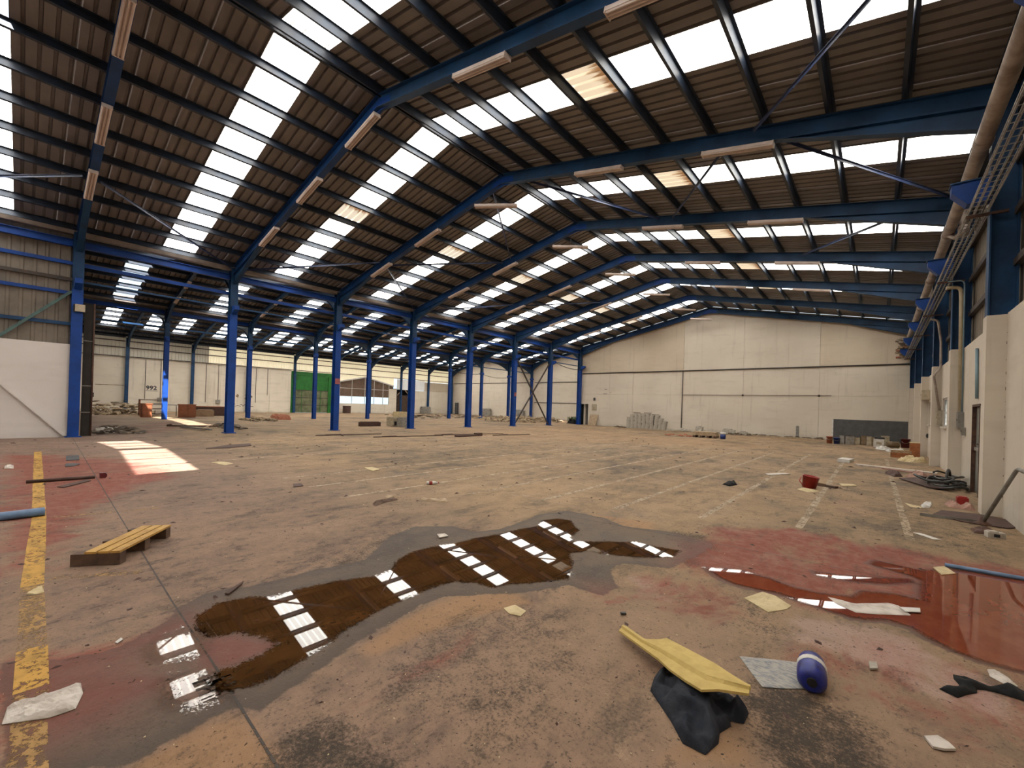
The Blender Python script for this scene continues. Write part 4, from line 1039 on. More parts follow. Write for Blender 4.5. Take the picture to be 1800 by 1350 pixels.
o = MB().tube([(-22.4, END_Y - 0.05, 5.07), (-12, END_Y - 0.05, 5.06), (1.4, END_Y - 0.05, 5.07)], 0.045, 8).build('wall_pipe', 'dark_steel')
tag(o, 'dark pipe running level across the cream end wall', 'pipe')
o = MB().tube([(-12.55, END_Y - 0.05, 3.03), (-6, END_Y - 0.05, 3.03), (-2.5, END_Y - 0.05, 3.05)], 0.014, 6).build('wall_cable', 'rust_steel')
tag(o, 'thin rusty cable across the lower end wall', 'cable')
o = MB().tube([(-12.58, END_Y - 0.05, 5.0), (-12.60, END_Y - 0.05, 0.25)], 0.03, 6).build('wall_conduit', 'dark_steel')
tag(o, 'dark upright conduit beside the stack of pale blocks', 'conduit')
for x, lb in ((-8.0, 'dark'), (-3.2, 'rusty')):
    o = wallbox('junction_box', x, END_Y, 3.03, 0.0, 0.14, 0.14, 'dark_steel', 'small %s junction box on the thin end wall cable' % lb, 'junction box'); o.rotation_euler = (0, 0, math.pi / 2); o.location.y -= 0.02
for (y0, z, x0, x1, lb) in ((AISLE_END - 0.05, 4.95, -53.0, -36.7, 'dark pipe across the wall of the far aisle'), (AISLE_END - 0.05, 4.95, -36.1, -22.6, 'thin pipe across the wall of the near aisle, upper'), (AISLE_END - 0.05, 2.2, -36.1, -22.6, 'thin pipe across the wall of the near aisle, lower')):
    o = MB().tube([(x0, y0, z), (x1, y0, z)], 0.04, 6).build('wall_pipe', 'dark_steel'); tag(o, lb, 'pipe')
cb = MB(); pts = [(-22.4 + 0.0, FY[6] + 0.2, 5.75)]
for k in range(9):
    t = k / 8; pts.append((-22.35, FY[6] + 0.25 + 4.5 * t, 5.75 - 0.35 * t - 0.7 * (t - t * t)))
o = MB().tube(pts, 0.03, 6).build('hanging_cable', 'black_rubber'); tag(o, 'black cable sagging between the last two hall columns', 'cable')
for x, y0_, y1_, z in ((AX1 + 0.2, FY[6], FY[7], 5.4), (AX1 + 0.2, FY[7], FY[8], 5.3)):
    pts = [(x, y0_ + (y1_ - y0_) * k / 8, z - 0.9 * (k / 8) * (1 - k / 8)) for k in range(9)]
    o = MB().tube(pts, 0.025, 6).build('hanging_cable', 'black_rubber')
    tag(o, 'black cable sagging between the far aisle columns, %s span' % ('nearer' if z > 5.35 else 'farther'), 'cable')
fl = empty('floodlight', (-22.36, 1.25, 4.75)); tag(fl, 'small cream floodlight on the nearest blue column', 'floodlight')
MB().box(0, 0.12, -0.12, 0.14, -0.12, 0.14).build('lamp_head', 'lamp_cream', fl); MB().box(-0.06, 0.0, -0.16, -0.1, -0.14, 0.14).build('lamp_bracket', 'black_plastic', fl)
sd = empty('sliding_door', (-22.72, 1.62, 0)); tag(sd, 'dark rusty edge of a sliding door behind the nearest column', 'door')
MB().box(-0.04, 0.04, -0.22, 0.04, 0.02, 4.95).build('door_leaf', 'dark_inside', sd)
for z in (0.9, 1.9, 3.6): MB().box(0.04, 0.055, -0.22, 0.04, z, z + 0.025).build('door_rail', 'galvanised', sd)
MB().tube([(0.05, 0.05, 0.02), (0.05, 0.05, 5.05)], 0.03, 6).build('guide_rail', 'rust_steel', sd)

# ------------------------------------------------------------------ loose things on the floor
def fabric(name, poly, h, m, label, cat, seed=0, fold=9.0, res=0.022, smooth=True, floor_z=0.006, flat=0.35, ridged=False):
    poly = np.array(poly); lo = poly.min(0) - 0.01; hi = poly.max(0) + 0.01
    xs = np.arange(lo[0], hi[0] + res, res); ys_ = np.arange(lo[1], hi[1] + res, res)
    X, Y = np.meshgrid(xs, ys_, indexing='ij'); P = np.stack([X.ravel(), Y.ravel()], 1); d = sdf(P, poly)
    n = len(ys_); dm = max(d.max(), 1e-3); zz_ = {}
    def zf(k):
        x, y = P[k]; e = min(1.0, max(0.0, d[k]) / (dm * flat))
        a = mnoise.noise(Vector((x * fold, y * fold * 0.6 + 0.6 * math.sin(x * 7), seed)))
        c = mnoise.noise(Vector((x * fold * 2.6, y * fold * 2.2, seed + 5)))
        g = (0.30 + 1.1 * (1 - abs(a) * 2.2) ** 2 * (1 if abs(a) < 0.45 else 0) + 0.4 * c) if ridged else (0.55 + 0.75 * a + 0.28 * c)
        return floor_z + h * (e ** 0.6) * min(1.0, max(0.08, g))
    fs = []
    for i in range(len(xs) - 1):
        for j in range(n - 1):
            q = (i*n+j, (i+1)*n+j, (i+1)*n+j+1, i*n+j+1)
            if max(d[k] for k in q) > 0: fs.append(q)
    used = sorted({k for q in fs for k in q}); mp = {k: i for i, k in enumerate(used)}; N = len(used)
    pos = []
    pl = [Vector(p) for p in poly]
    for k in used:
        x, y = P[k]
        if d[k] < 0:      # pull rim points back onto the outline
            best = None
            for a_, b_ in zip(pl, pl[1:] + pl[:1]):
                e = b_ - a_; t = max(0, min(1, (Vector((x, y)) - a_).dot(e) / max(e.length_squared, 1e-9))); c = a_ + e * t
                dd = (c - Vector((x, y))).length
                if best is None or dd < best[0]: best = (dd, c)
            x, y = best[1]
        pos.append((x, y, zf(k)))
    fs = [tuple(mp[k] for k in q) for q in fs]
    cnt = {}
    for q in fs:
        for k in range(4):
            e = (q[k], q[(k+1) % 4]); cnt[e] = cnt.get(e, 0) + 1
    rim = [e for e in cnt if (e[1], e[0]) not in cnt]
    b = MB(); allv = pos + [(x, y, 0.0025) for x, y, z in pos]
    b.add(allv, fs, smooth); o_ = 0
    for (a_, c_) in rim: b.f.append((c_, a_, a_ + N, c_ + N)); b.sm.append(smooth)
    ob = b.build(name, m)
    return tag(ob, label, cat)
def ruled(lines, t):
    # sheet through lengthwise lines of points, with thickness
    b = MB(); n = len(lines[0]); r = len(lines); top = [Vector(p) for ln in lines for p in ln]; bot = [p - Vector((0, 0, t)) for p in top]; N = len(top)
    fs = []
    for i in range(r - 1):
        for k in range(n - 1):
            q = (i*n+k, i*n+k+1, (i+1)*n+k+1, (i+1)*n+k); fs.append(q); fs.append(tuple(x + N for x in reversed(q)))
    ring = [k for k in range(n)] + [i*n+n-1 for i in range(1, r)] + [(r-1)*n+k for k in range(n-2, -1, -1)] + [i*n for i in range(r-2, 0, -1)]
    for k in range(len(ring)):
        a_, c_ = ring[k], ring[(k+1) % len(ring)]; fs.append((c_, a_, a_ + N, c_ + N))
    return b.add(top + bot, fs)
def slab(name, pts, t, m, label, cat, z=0.006, tilt=0.0):
    b = MB(); b.prism([(p[0], p[1], (p[2] if len(p) > 2 else z)) for p in pts], (0, 0, t)); o = b.build(name, m)
    return tag(o, label, cat)

fabric('jacket', [(-0.992, 2.480), (-1.024, 2.616), (-1.009, 2.725), (-0.888, 2.778), (-0.711, 2.748), (-0.575, 2.757), (-0.511, 2.674), (-0.512, 2.575), (-0.574, 2.544), (-0.559, 2.503), (-0.590, 2.409), (-0.575, 2.332), (-0.602, 2.212), (-0.709, 2.206), (-0.806, 2.314), (-0.903, 2.401)], 0.10, 'navy_cloth', 'crumpled dark navy cloth under the yellow foam sheet', 'cloth', 2, 7.0, 0.009, ridged=True)
L1 = [(-1.386, 2.966, 0.035), (-1.186, 2.847, 0.060), (-1.100, 2.893, 0.075), (-1.065, 2.922, 0.085), (-0.875, 2.836, 0.110), (-0.716, 2.764, 0.130), (-0.590, 2.675, 0.150), (-0.494, 2.627, 0.160)]
L4 = [(-1.398, 2.880, 0.030), (-1.201, 2.771, 0.050), (-1.022, 2.669, 0.070), (-0.924, 2.589, 0.085), (-0.799, 2.505, 0.110), (-0.697, 2.451, 0.130), (-0.623, 2.487, 0.150), (-0.488, 2.547, 0.160)]
mid = lambda f, up: [tuple(a[i] * (1 - f) + c[i] * f + (up if i == 2 else 0) for i in range(3)) for a, c in zip(L1, L4)]
fo = empty('foam_sheet', (0, 0, 0)); tag(fo, 'torn pale yellow foam sheet lying on the navy cloth', 'foam sheet')
c0 = Vector(L1[4]); fo.location = (c0.x, c0.y, 0)
for nm, lines in (('sheet', [L1, mid(0.28, 0.0), mid(0.36, 0.02), mid(0.62, 0.022), mid(0.70, 0.006), L4]),):
    b = ruled([[(p[0] - c0.x, p[1] - c0.y, p[2] + 0.03) for p in ln] for ln in lines], 0.014); b.build(nm, 'foam_yellow', fo)
# blue roll of plastic
rl = empty('plastic_roll', (-0.285, 3.28, 0.075)); rl.rotation_euler = (0, 0, math.radians(6))
tag(rl, 'dark blue roll of plastic bags with a white paper band', 'plastic roll')
mR = Matrix.Rotation(math.pi / 2, 4, 'X')
prof = [(0.018, -0.15), (0.05, -0.16), (0.075, -0.135), (0.078, -0.05), (0.075, 0.05), (0.07, 0.10), (0.045, 0.15), (0.015, 0.165)]
MB().lathe([(r, -z) for r, z in reversed(prof)], 20, mR).build('roll', 'blue_plastic', rl)
MB().lathe([(0.0765, -0.075), (0.0800, -0.074), (0.0800, -0.028), (0.0765, -0.027)], 20, Matrix.Translation((0, -0.045, 0)) @ mR).build('paper_band', 'plastic_white', rl)
MB().tube([(0, -0.165, 0), (0, -0.10, 0)], 0.026, 12).build('dark_hole', 'black_plastic', rl)  # black plug colours in the darkness of the roll's open end
t = NT('newsprint'); p = t.obj(); col = t.mix(t.step(t.noise(t.scale(p, (3, 9, 1)), 6, 5, 0.7), 0.45, 0.6), (0.36, 0.33, 0.29), (0.19, 0.20, 0.22))
t.set(Base_Color=col, Roughness=0.7); M['newsprint'] = t.m
ns = [(-0.686, 3.250), (-0.550, 3.345), (-0.414, 3.431), (-0.300, 3.489), (-0.297, 3.164), (-0.382, 3.082), (-0.502, 2.990), (-0.587, 3.106)]
fabric('printed_sheet', ns, 0.010, 'newsprint', 'grey printed sheet lying against the blue roll', 'sheet', 4, 14.0, 0.03, False, 0.006, 0.2)
fabric('rag', [(0.402, 4.021), (0.447, 4.041), (0.505, 4.041), (0.549, 3.999), (0.651, 4.120), (0.715, 4.100), (0.775, 4.059), (0.753, 3.939), (0.692, 3.960), (0.627, 3.959), (0.588, 3.957), (0.539, 3.947), (0.494, 3.911), (0.489, 3.863), (0.438, 3.794), (0.394, 3.711), (0.318, 3.750), (0.350, 3.810), (0.423, 3.880), (0.399, 3.963)], 0.035, 'black_cloth', 'black twisted rag on the reddish floor', 'rag', 6, 16.0, 0.016)
fabric('plastic_wrap', [(0.584, 4.270), (0.622, 4.307), (0.672, 4.240), (0.699, 4.143), (0.647, 4.108), (0.583, 4.171)], 0.02, 'paper_white', 'small white torn wrapper beyond the black rag', 'wrapper', 9, 22.0, 0.016, False)
slab('board_scrap', [(0.213, 3.119), (0.268, 3.175), (0.307, 3.151), (0.328, 3.112), (0.284, 3.071), (0.242, 3.051)], 0.012, 'paper_white', 'small pale board scrap in the bottom corner', 'scrap')
slab('tile_piece', [(-0.017, 3.796), (0.024, 3.818), (0.030, 3.731), (-0.009, 3.693)], 0.012, 'concrete_block', 'small grey tile chip on the pink floor', 'tile')
fabric('foam_piece', [(-0.883, 4.293), (-0.789, 4.567), (-0.686, 4.554), (-0.541, 4.419), (-0.563, 4.311), (-0.669, 4.137), (-0.793, 4.229)], 0.02, 'paper_cream', 'pale yellow square sheet beside the red puddle', 'sheet', 3, 9, 0.03, False)
fabric('wet_board', [(-0.320, 4.886), (-0.217, 4.893), (-0.136, 4.880), (0.102, 5.132), (0.169, 5.124), (0.243, 4.955), (0.036, 4.778), (-0.110, 4.675), (-0.250, 4.767)], 0.015, 'paper_white', 'white soggy board lying in the red puddle', 'board', 5, 7, 0.03, False)
slab('paper_piece', [(0.167, 5.048), (0.306, 5.156), (0.304, 5.056), (0.209, 4.975)], 0.006, 'plastic_white', 'narrow white card at the end of the soggy board', 'card', 0.016)
slab('paper_piece', [(0.493, 6.707), (0.595, 6.859), (0.663, 6.630), (0.541, 6.463)], 0.008, 'paper_cream', 'cream card at the back of the red puddle', 'card')
fabric('paper_sheet', [(-3.425, -0.022), (-3.441, 0.051), (-3.420, 0.134), (-3.424, 0.249), (-3.298, 0.250), (-3.164, 0.214), (-3.168, 0.121), (-3.268, -0.037)], 0.03, 'paper_white', 'crumpled white sheet lying across the yellow line', 'sheet', 11, 24.0, 0.012, False, 0.006, 0.2)
fabric('paper_piece', [(-5.235, 0.042), (-5.314, 0.083), (-5.369, 0.138), (-5.192, 0.144), (-5.183, 0.094)], 0.03, 'paper_cream', 'torn cream paper on the yellow line', 'paper', 12, 14, 0.025, False)
fabric('paper_piece', [(-2.299, 2.622), (-2.271, 2.733), (-2.135, 2.717), (-2.114, 2.620), (-2.203, 2.584)], 0.01, 'paper_cream', 'pale paper scrap just in front of the brown puddle', 'paper', 13, 14, 0.03, False)
slab('paper_piece', [(-3.825, 0.434), (-3.867, 0.469), (-3.832, 0.474), (-3.797, 0.442)], 0.004, 'plastic_white', 'tiny white scrap left of the brown puddle', 'paper')
slab('paper_piece', [(0.412, 8.527), (0.492, 8.573), (0.688, 8.330), (0.601, 8.273)], 0.004, 'plastic_white', 'long white sliver on the dark floor near the side wall', 'paper')
# small half pallet
e1 = Vector((0.23, 0.32)).normalized(); ang = math.atan2(e1.y, e1.x)
pa = empty('pallet', (-5.80, 0.32, 0), ang); tag(pa, 'small wooden pallet with three yellow slats', 'pallet')
for k, yb in enumerate((0.0, 0.40, 0.80)):
    MB().box((0.0 if k == 0 else 0.02), 0.40, yb, yb + 0.09, 0.004, 0.115).build('bearer', 'wood_dark', pa)
for x0_, x1_ in ((0.115, 0.205), (0.225, 0.305), (0.325, 0.40)):
    MB().box(x0_, x1_, -0.005, 0.90, 0.117, 0.138).build('slat', 'wood_yellow', pa)
o = MB().tube([(-8.43, 0.21, 0.058), (-8.33, -1.3, 0.058)], 0.055, 14).build('pipe', 'blue_pipe'); tag(o, 'pale blue pipe end lying across the yellow line', 'pipe')
o = MB().tube([(-11.52, 0.05, 0.032), (-11.50, 0.93, 0.032)], 0.03, 8).build('pipe', 'board_brown'); tag(o, 'thin dark brown bar lying across the yellow line', 'bar')
o = MB().box(-11.6, -11.45, 1.0, 1.08, 0.0, 0.1).box(-11.58, -11.47, 1.08, 1.1, 0.02, 0.08).build('brick_piece', 'dark_red'); tag(o, 'small dark block at the end of the brown bar', 'block')
slab('slate_tile', [(-15.857, 0.735), (-15.842, 0.971), (-14.784, 0.909), (-14.813, 0.689)], 0.01, 'dado_grey', 'dark wet tile lying beyond the brown bar, farther one', 'tile')
slab('slate_tile', [(-14.122, 0.650), (-14.149, 0.770), (-13.954, 0.879), (-13.597, 0.759), (-13.589, 0.627)], 0.01, 'dado_grey', 'dark wet tile lying beyond the brown bar, nearer one', 'tile')
fabric('paper_piece', [(-14.459, -0.255), (-14.471, -0.126), (-13.843, -0.119), (-13.938, -0.245)], 0.05, 'paper_white', 'white crushed paper on the red floor by the partition', 'paper', 3, 8, 0.05, False)
fabric('paper_piece', [(-12.687, 3.116), (-12.617, 3.392), (-12.183, 3.460), (-11.989, 3.226)], 0.02, 'paper_cream', 'cream paper scrap just beyond the sun patch', 'paper', 3, 8, 0.08, False)
o = MB().tube([(0.60, 6.87, 0.026), (1.60, 6.95, 0.026)], 0.022, 8).build('rod', 'blue_pipe'); tag(o, 'grey blue rod lying behind the red puddle', 'rod')
o = MB().box(-0.35, 0.35, -0.035, 0.035, 0, 0.03).box(-0.35, 0.35, -0.035, -0.025, 0.03, 0.05).build('angle_bar', 'grey_steel', None, (0.92, 10.2, 0)); tag(o, 'flat grey bar on the floor before the bent pipe', 'bar'); o.rotation_euler = (0, 0, 0.06)
slab('board', [(0.899, 11.002), (1.367, 11.104), (1.665, 10.885), (1.763, 10.361), (1.536, 10.027), (1.054, 10.066), (0.748, 10.419)], 0.012, 'board_brown', 'dark wet board at the foot of the white wall', 'board')
bk = empty('masonry_block', (1.29, 9.15, 0), 0.2); tag(bk, 'pale broken block near the bent pipe', 'block')
MB().box(-0.09, 0.09, -0.06, 0.06, 0, 0.08).box(-0.07, 0.02, -0.05, 0.05, 0.08, 0.095).build('body', 'concrete_block', bk); MB().box(-0.03, 0.03, -0.065, -0.058, 0.02, 0.06).build('hollow_shade', 'black_plastic', bk)  # black plate on the face, painted as the shade of a hollow
fabric('rust_scrap', [(1.091, 9.549), (1.288, 9.939), (1.350, 9.740), (1.252, 9.305), (1.100, 9.263)], 0.05, 'rust_steel', 'rusty scrap of iron beside the broken block', 'scrap', 8, 12, 0.03, False)
# red bucket and neighbours
rb = empty('bucket', (-1.18, 11.85, 0)); tag(rb, 'battered red bucket standing on the open floor', 'bucket')
mT = Matrix.Rotation(math.radians(8), 4, 'Y')
MB().lathe([(0.13, 0.0), (0.16, 0.26), (0.165, 0.26), (0.165, 0.275), (0.15, 0.275), (0.12, 0.03)], 16, mT).build('body', 'red_plastic', rb)
MB().tube([(-0.15, 0, 0.24), (-0.17, -0.12, 0.15), (-0.1, -0.19, 0.08)], 0.012, 6).build('handle', 'red_plastic', rb)
fabric('paper_piece', [(-1.360, 11.373), (-1.249, 11.809), (-1.043, 11.553), (-0.954, 11.469), (-1.120, 11.088)], 0.02, 'paper_cream', 'pale paper under the red bucket', 'paper', 6, 8, 0.05, False)
o = MB().box(-0.21, 0.21, -0.06, 0.06, 0, 0.05).box(-0.2, 0.0, -0.06, -0.04, 0.05, 0.07).build('plank', 'wood_dark', None, (-0.88, 12.35, 0)); o.rotation_euler = (0, 0, -0.5); tag(o, 'short dark plank beside the red bucket', 'plank')
fabric('rag', [(-2.693, 10.601), (-2.708, 11.151), (-2.540, 11.123), (-2.431, 10.810), (-2.521, 10.489)], 0.08, 'black_cloth', 'small black crumpled rag on the open floor', 'rag', 2, 9, 0.05)
bt = empty('bottle', (-6.95, 5.42, 0.035), math.radians(62)); tag(bt, 'clear plastic bottle with a red label lying on its side', 'bottle')
mY = Matrix.Rotation(math.pi / 2, 4, 'Y')
MB().lathe([(0.012, 0.0), (0.034, 0.01), (0.036, 0.14), (0.03, 0.18), (0.013, 0.22), (0.013, 0.24)], 14, mY).build('body', 'plastic_white', bt)
MB().lathe([(0.0362, 0.05), (0.0375, 0.052), (0.0375, 0.115), (0.0362, 0.117)], 14, mY).build('label_band', 'red_plastic', bt)
MB().lathe([(0.015, 0.236), (0.015, 0.258)], 10, mY).build('cap', 'red_plastic', bt)
for k, (pts, m, lb) in enumerate((
    ([(-6.191, 3.750), (-6.301, 3.997), (-6.337, 4.220), (-6.164, 4.218), (-6.135, 3.935), (-6.027, 3.703)], 'wood_dark', 'dark splintered wood left of the clear bottle'),
    ([(-6.502, 4.167), (-6.498, 4.384), (-6.331, 4.365), (-6.294, 4.135)], 'wood_pale', 'pale splinter on top of the dark wood'),
    ([(-6.016, 4.522), (-5.628, 4.834), (-5.479, 4.745), (-5.783, 4.526)], 'wood_pale', 'long pale splinter right of the dark wood'),
    ([(-9.643, 5.573), (-9.603, 5.784), (-9.179, 5.731), (-9.058, 5.459)], 'paper_cream', 'flat cream tile alone on the wide floor'),
    ([(-8.581, 3.460), (-8.539, 3.604), (-8.296, 3.535), (-8.299, 3.358)], 'board_brown', 'dark brown scrap beyond the pallet'),
    ([(-4.132, 1.144), (-4.200, 1.216), (-4.299, 1.333), (-4.244, 1.303), (-4.098, 1.163)], 'board_brown', 'dark twig at the back edge of the brown puddle'),
    ([(-1.562, 3.229), (-1.528, 3.262), (-1.512, 3.238), (-1.542, 3.209)], 'black_rubber', 'little black strip right of the brown puddle'),
    ([(-4.196, 3.462), (-4.146, 3.550), (-4.045, 3.521), (-4.070, 3.396)], 'paper_white', 'little white chip behind the brown puddle'),
    ([(-16.054, 3.795), (-16.860, 4.567), (-17.104, 5.372), (-16.285, 5.152), (-15.914, 4.345)], 'board_brown', 'dark lath beyond the sun patch'),
    ([(-10.764, 0.403), (-11.361, 0.807), (-11.169, 0.854), (-10.635, 0.479)], 'board_brown', 'dark lath on the red floor near the joint'),
    ([(-0.701, 13.132), (-0.437, 13.337), (-0.364, 13.086), (-0.627, 12.770)], 'paper_cream', 'cream strip among the lane lines'),
    ([(-2.348, 13.503), (-1.970, 14.145), (-1.818, 14.024), (-2.227, 13.202)], 'paper_white', 'white strip among the lane lines'))):
    if k < 3: fabric('wood_scrap', pts, 0.05, m, lb, 'scrap', k, 9, 0.04, False)
    else: slab('floor_scrap', pts, 0.012, m, lb, 'scrap')
# boards near the middle columns
o = MB().box(-0.15, 0.15, -0.85, 0.85, 0.0, 0.08).box(-0.15, 0.15, 0.5, 0.85, 0.08, 0.16).build('board', 'board_brown', None, (-16.1, 15.2, 0)); tag(o, 'dark board with a raised end near the third hall column', 'board')
for k, (p, q, lb) in enumerate((((-17.6, 10.6), (-17.0, 14.2), 'dark lath on the floor before the dark board'), ((-17.4, 14.0), (-16.6, 18.4), 'dark lath behind the dark board'), ((-19.5, 8.8), (-19.2, 12.0), 'dark lath in front of the second hall column'), ((-15.9, 16.8), (-15.4, 19.4), 'curved dark strip right of the dark board'))):
    o = MB().bar((p[0], p[1], 0.02), (q[0], q[1], 0.02), 0.08, 0.035).bar((p[0] + 0.1, p[1] + 0.4, 0.045), (p[0] + 0.02, p[1] + 1.2, 0.045), 0.05, 0.02).build('lath', 'board_brown'); tag(o, lb, 'lath')

# ------------------------------------------------------------------ rubbish along the side wall
hz = empty('hose_coil', (1.15, 15.0, 0)); tag(hz, 'tangle of black hoses heaped by the grey door', 'hose')
r3 = random.Random(5)
for k in range(7):
    pts = []; cx, cy = r3.uniform(-0.15, 0.2), r3.uniform(-0.35, 0.35); ra, rbb = r3.uniform(0.22, 0.36), r3.uniform(0.35, 0.7); ph = r3.uniform(0, 6)
    for j in range(25):
        a = ph + j / 24 * 2 * math.pi * 0.92; pts.append((cx + ra * math.cos(a), cy + rbb * math.sin(a), 0.04 + 0.035 * k + 0.05 * math.sin(2 * a + ph)))
    MB().tube(pts, 0.028 if k % 2 else 0.022, 7).build('hose', 'black_rubber', hz)
pts = [(0.1 + 0.02 * j, -0.35 + 0.1 * j, 0.1 + 0.32 * math.sin(j / 8 * math.pi)) for j in range(9)]
MB().tube(pts, 0.03, 8).build('hose', 'black_rubber', hz)
slab('board', [(0.45, 15.6, 0.02), (0.95, 14.2, 0.02), (1.35, 14.0, 0.06), (1.0, 15.9, 0.10)], 0.02, 'board_brown', 'dark brown board under the hoses', 'board')
fabric('cardboard_sheet', [(0.6, 16.4), (0.85, 16.0), (1.15, 16.2), (1.1, 17.0), (0.75, 17.2)], 0.24, 'pink_sheet', 'buckled pinkish sheet behind the hoses', 'sheet', 3, 3, 0.06, False, 0.006, 0.6)
fabric('dark_sheet', [(0.15, 16.9), (0.35, 16.1), (0.55, 16.4), (0.5, 17.1)], 0.14, 'board_brown', 'dark curled sheet left of the hoses', 'sheet', 4, 3, 0.06, False, 0.006, 0.6)
fabric('paper_piece', [(0.638, 11.297), (0.727, 11.755), (0.838, 11.735), (0.749, 11.088), (0.655, 11.048)], 0.06, 'plastic_white', 'crumpled clear bag on the floor near the door', 'bag', 3, 9, 0.035, False)
fabric('paper_piece', [(0.417, 11.402), (0.533, 11.247), (0.659, 11.118), (0.619, 10.942), (0.482, 10.985)], 0.015, 'paper_cream', 'cream strip beside the crumpled clear bag', 'strip', 3, 9, 0.035, False)
fabric('pink_bag', [(1.05, 11.55), (1.38, 11.45), (1.40, 11.9), (1.2, 12.05), (1.0, 11.9)], 0.13, 'pink_sheet', 'pink torn bag at the corner of the white pilaster', 'bag', 5, 7, 0.03, False)
o = MB().box(-0.08, 0.08, -0.1, 0.1, 0.0, 0.14).box(-0.06, 0.06, -0.08, 0.08, 0.14, 0.16).build('carton', 'red_plastic', None, (1.28, 12.2, 0)); tag(o, 'small red carton behind the pink bag', 'carton')
slab('polystyrene', [(-1.1, 19.3), (-0.75, 19.2), (-0.65, 19.9), (-1.0, 20.1)], 0.12, 'plastic_white', 'white polystyrene slab on a lane line', 'polystyrene')
slab('board', [(-0.6, 18.75), (1.35, 18.1), (1.4, 18.4), (-0.55, 19.0)], 0.03, 'paper_white', 'long white strip lying towards the side wall, farther one', 'board')
slab('board', [(0.1, 18.2), (1.45, 17.2), (1.5, 17.4), (0.15, 18.4)], 0.03, 'pink_sheet', 'long pink strip lying towards the side wall, nearer one', 'board')
cab = empty('cabinet', (1.2, 25.3, 0)); tag(cab, 'small orange wooden cabinet by the side wall', 'cabinet')
MB().box(-0.16, 0.16, -0.2, 0.2, 0.0, 0.6).build('body', 'wood_orange', cab); MB().box(-0.17, 0.17, -0.21, 0.21, 0.6, 0.62).build('top', 'paper_cream', cab); MB().box(-0.14, 0.14, -0.215, -0.2, 0.03, 0.57).build('door', 'wood_orange', cab)
cr = empty('crate', (0.72, 24.0, 0)); tag(cr, 'low wooden crate before the orange cabinet', 'crate')
for z in (0.02, 0.12, 0.22): MB().box(-0.32, 0.32, -0.2, -0.18, z, z + 0.08).build('slat', 'wood_pale' if z > .2 else 'wood_orange', cr)
MB().box(-0.32, -0.30, -0.2, 0.2, 0.02, 0.3).build('end_board', 'wood_pale', cr); MB().box(0.30, 0.32, -0.2, 0.2, 0.02, 0.3).build('end_board', 'wood_pale', cr)
MB().box(-0.32, 0.32, 0.18, 0.2, 0.02, 0.3).build('back_board', 'wood_orange', cr)
for k, (x, y, s_, m, lb) in enumerate(((0.2, 29.2, 0.30, 'plastic_white', 'white plastic bag left of the bags by the drums'), (0.6, 28.0, 0.34, 'plastic_white', 'largest white plastic bag before the drums'), (1.1, 27.2, 0.22, 'paper_cream', 'cream plastic bag nearest the cabinet'), (1.0, 22.6, 0.4, 'paper_cream', 'pale sack lying in front of the cabinet'), (0.75, 26.3, 0.24, 'cardboard', 'flattened carton just behind the orange cabinet'))):
    fabric('plastic_bag', [(x + s_ * math.cos(a) * (1 + 0.2 * math.sin(3 * a + k)), y + 1.5 * s_ * math.sin(a)) for a in np.arange(0, 6.28, 0.5)], 0.22, m, lb, 'bag', k, 5, 0.07, False)
# tins and tubs before the dark dado
def tin(x, y, w, h, m, label, lid=None, cat='tin', handle=False):
    r = empty('tin_can', (x, y, 0), 0.25 * math.sin(x * 9))
    MB().box(-w/2, w/2, -w*0.4, w*0.4, 0, h).build('body', m, r); MB().box(-w/2 - 0.008, w/2 + 0.008, -w*0.4 - 0.008, w*0.4 + 0.008, h, h + 0.02).build('rim', lid or m, r)
    MB().lathe([(0.03, h + 0.02), (0.03, h + 0.05)], 8).build('spout', 'dark_steel', r)
    return tag(r, label, cat, 'tins and tubs before the dark dado')
def pail(x, y, r_, h, m, label, rimm=None):
    r = empty('paint_bucket', (x, y, 0))
    MB().lathe([(r_ * 0.85, 0), (r_, h - 0.03), (r_ * 1.05, h - 0.03), (r_ * 1.05, h), (r_ * 0.95, h), (r_ * 0.8, 0.04)], 14).build('body', m, r)
    MB().tube([(-r_, 0, h - 0.03), (-r_ * 0.6, -r_ * 0.9, h * 0.6), (0, -r_ * 1.1, h * 0.5), (r_ * 0.6, -r_ * 0.9, h * 0.6), (r_, 0, h - 0.03)], 0.008, 5).build('handle', rimm or 'galvanised', r)
    return tag(r, label, 'bucket', 'tins and tubs before the dark dado')
pail(-2.22, 31.9, 0.16, 0.42, 'orange_plastic', 'orange tub at the end of the row of tins')
pail(-1.88, 31.9, 0.16, 0.36, 'blue_bucket', 'dark blue bucket beside the orange tub')
tin(-1.62, 32.1, 0.24, 0.48, 'tin_grey', 'grey tin beside the dark blue bucket')
tin(-1.30, 32.2, 0.42, 0.50, 'tin_grey', 'wide grey tin with a pale label in the row', 'black_plastic')
tin(-0.92, 32.3, 0.26, 0.42, 'tin_cream', 'short cream tin left of three brown ones', 'tin_brown')
tin(-0.66, 32.35, 0.22, 0.52, 'tin_brown', 'leftmost of the brown tins in the row')
tin(-0.42, 32.35, 0.22, 0.50, 'tin_cream', 'cream tin between two brown ones')
tin(-0.18, 32.4, 0.22, 0.48, 'tin_brown', 'brown tin touching the white tub')
wt = empty('plastic_tub', (0.02, 31.2, 0), 0.1); tag(wt, 'square white tub with a black lid', 'tub', 'tins and tubs before the dark dado')
MB().box(-0.2, 0.2, -0.18, 0.18, 0, 0.46).build('body', 'plastic_white', wt); MB().box(-0.19, 0.23, -0.17, 0.2, 0.46, 0.56).build('lid', 'black_plastic', wt); MB().box(-0.12, 0.12, -0.184, -0.18, 0.16, 0.28).build('print', 'tin_cream', wt)
tin(0.30, 32.4, 0.34, 0.58, 'tin_cream', 'tall cream tin behind the white tub')
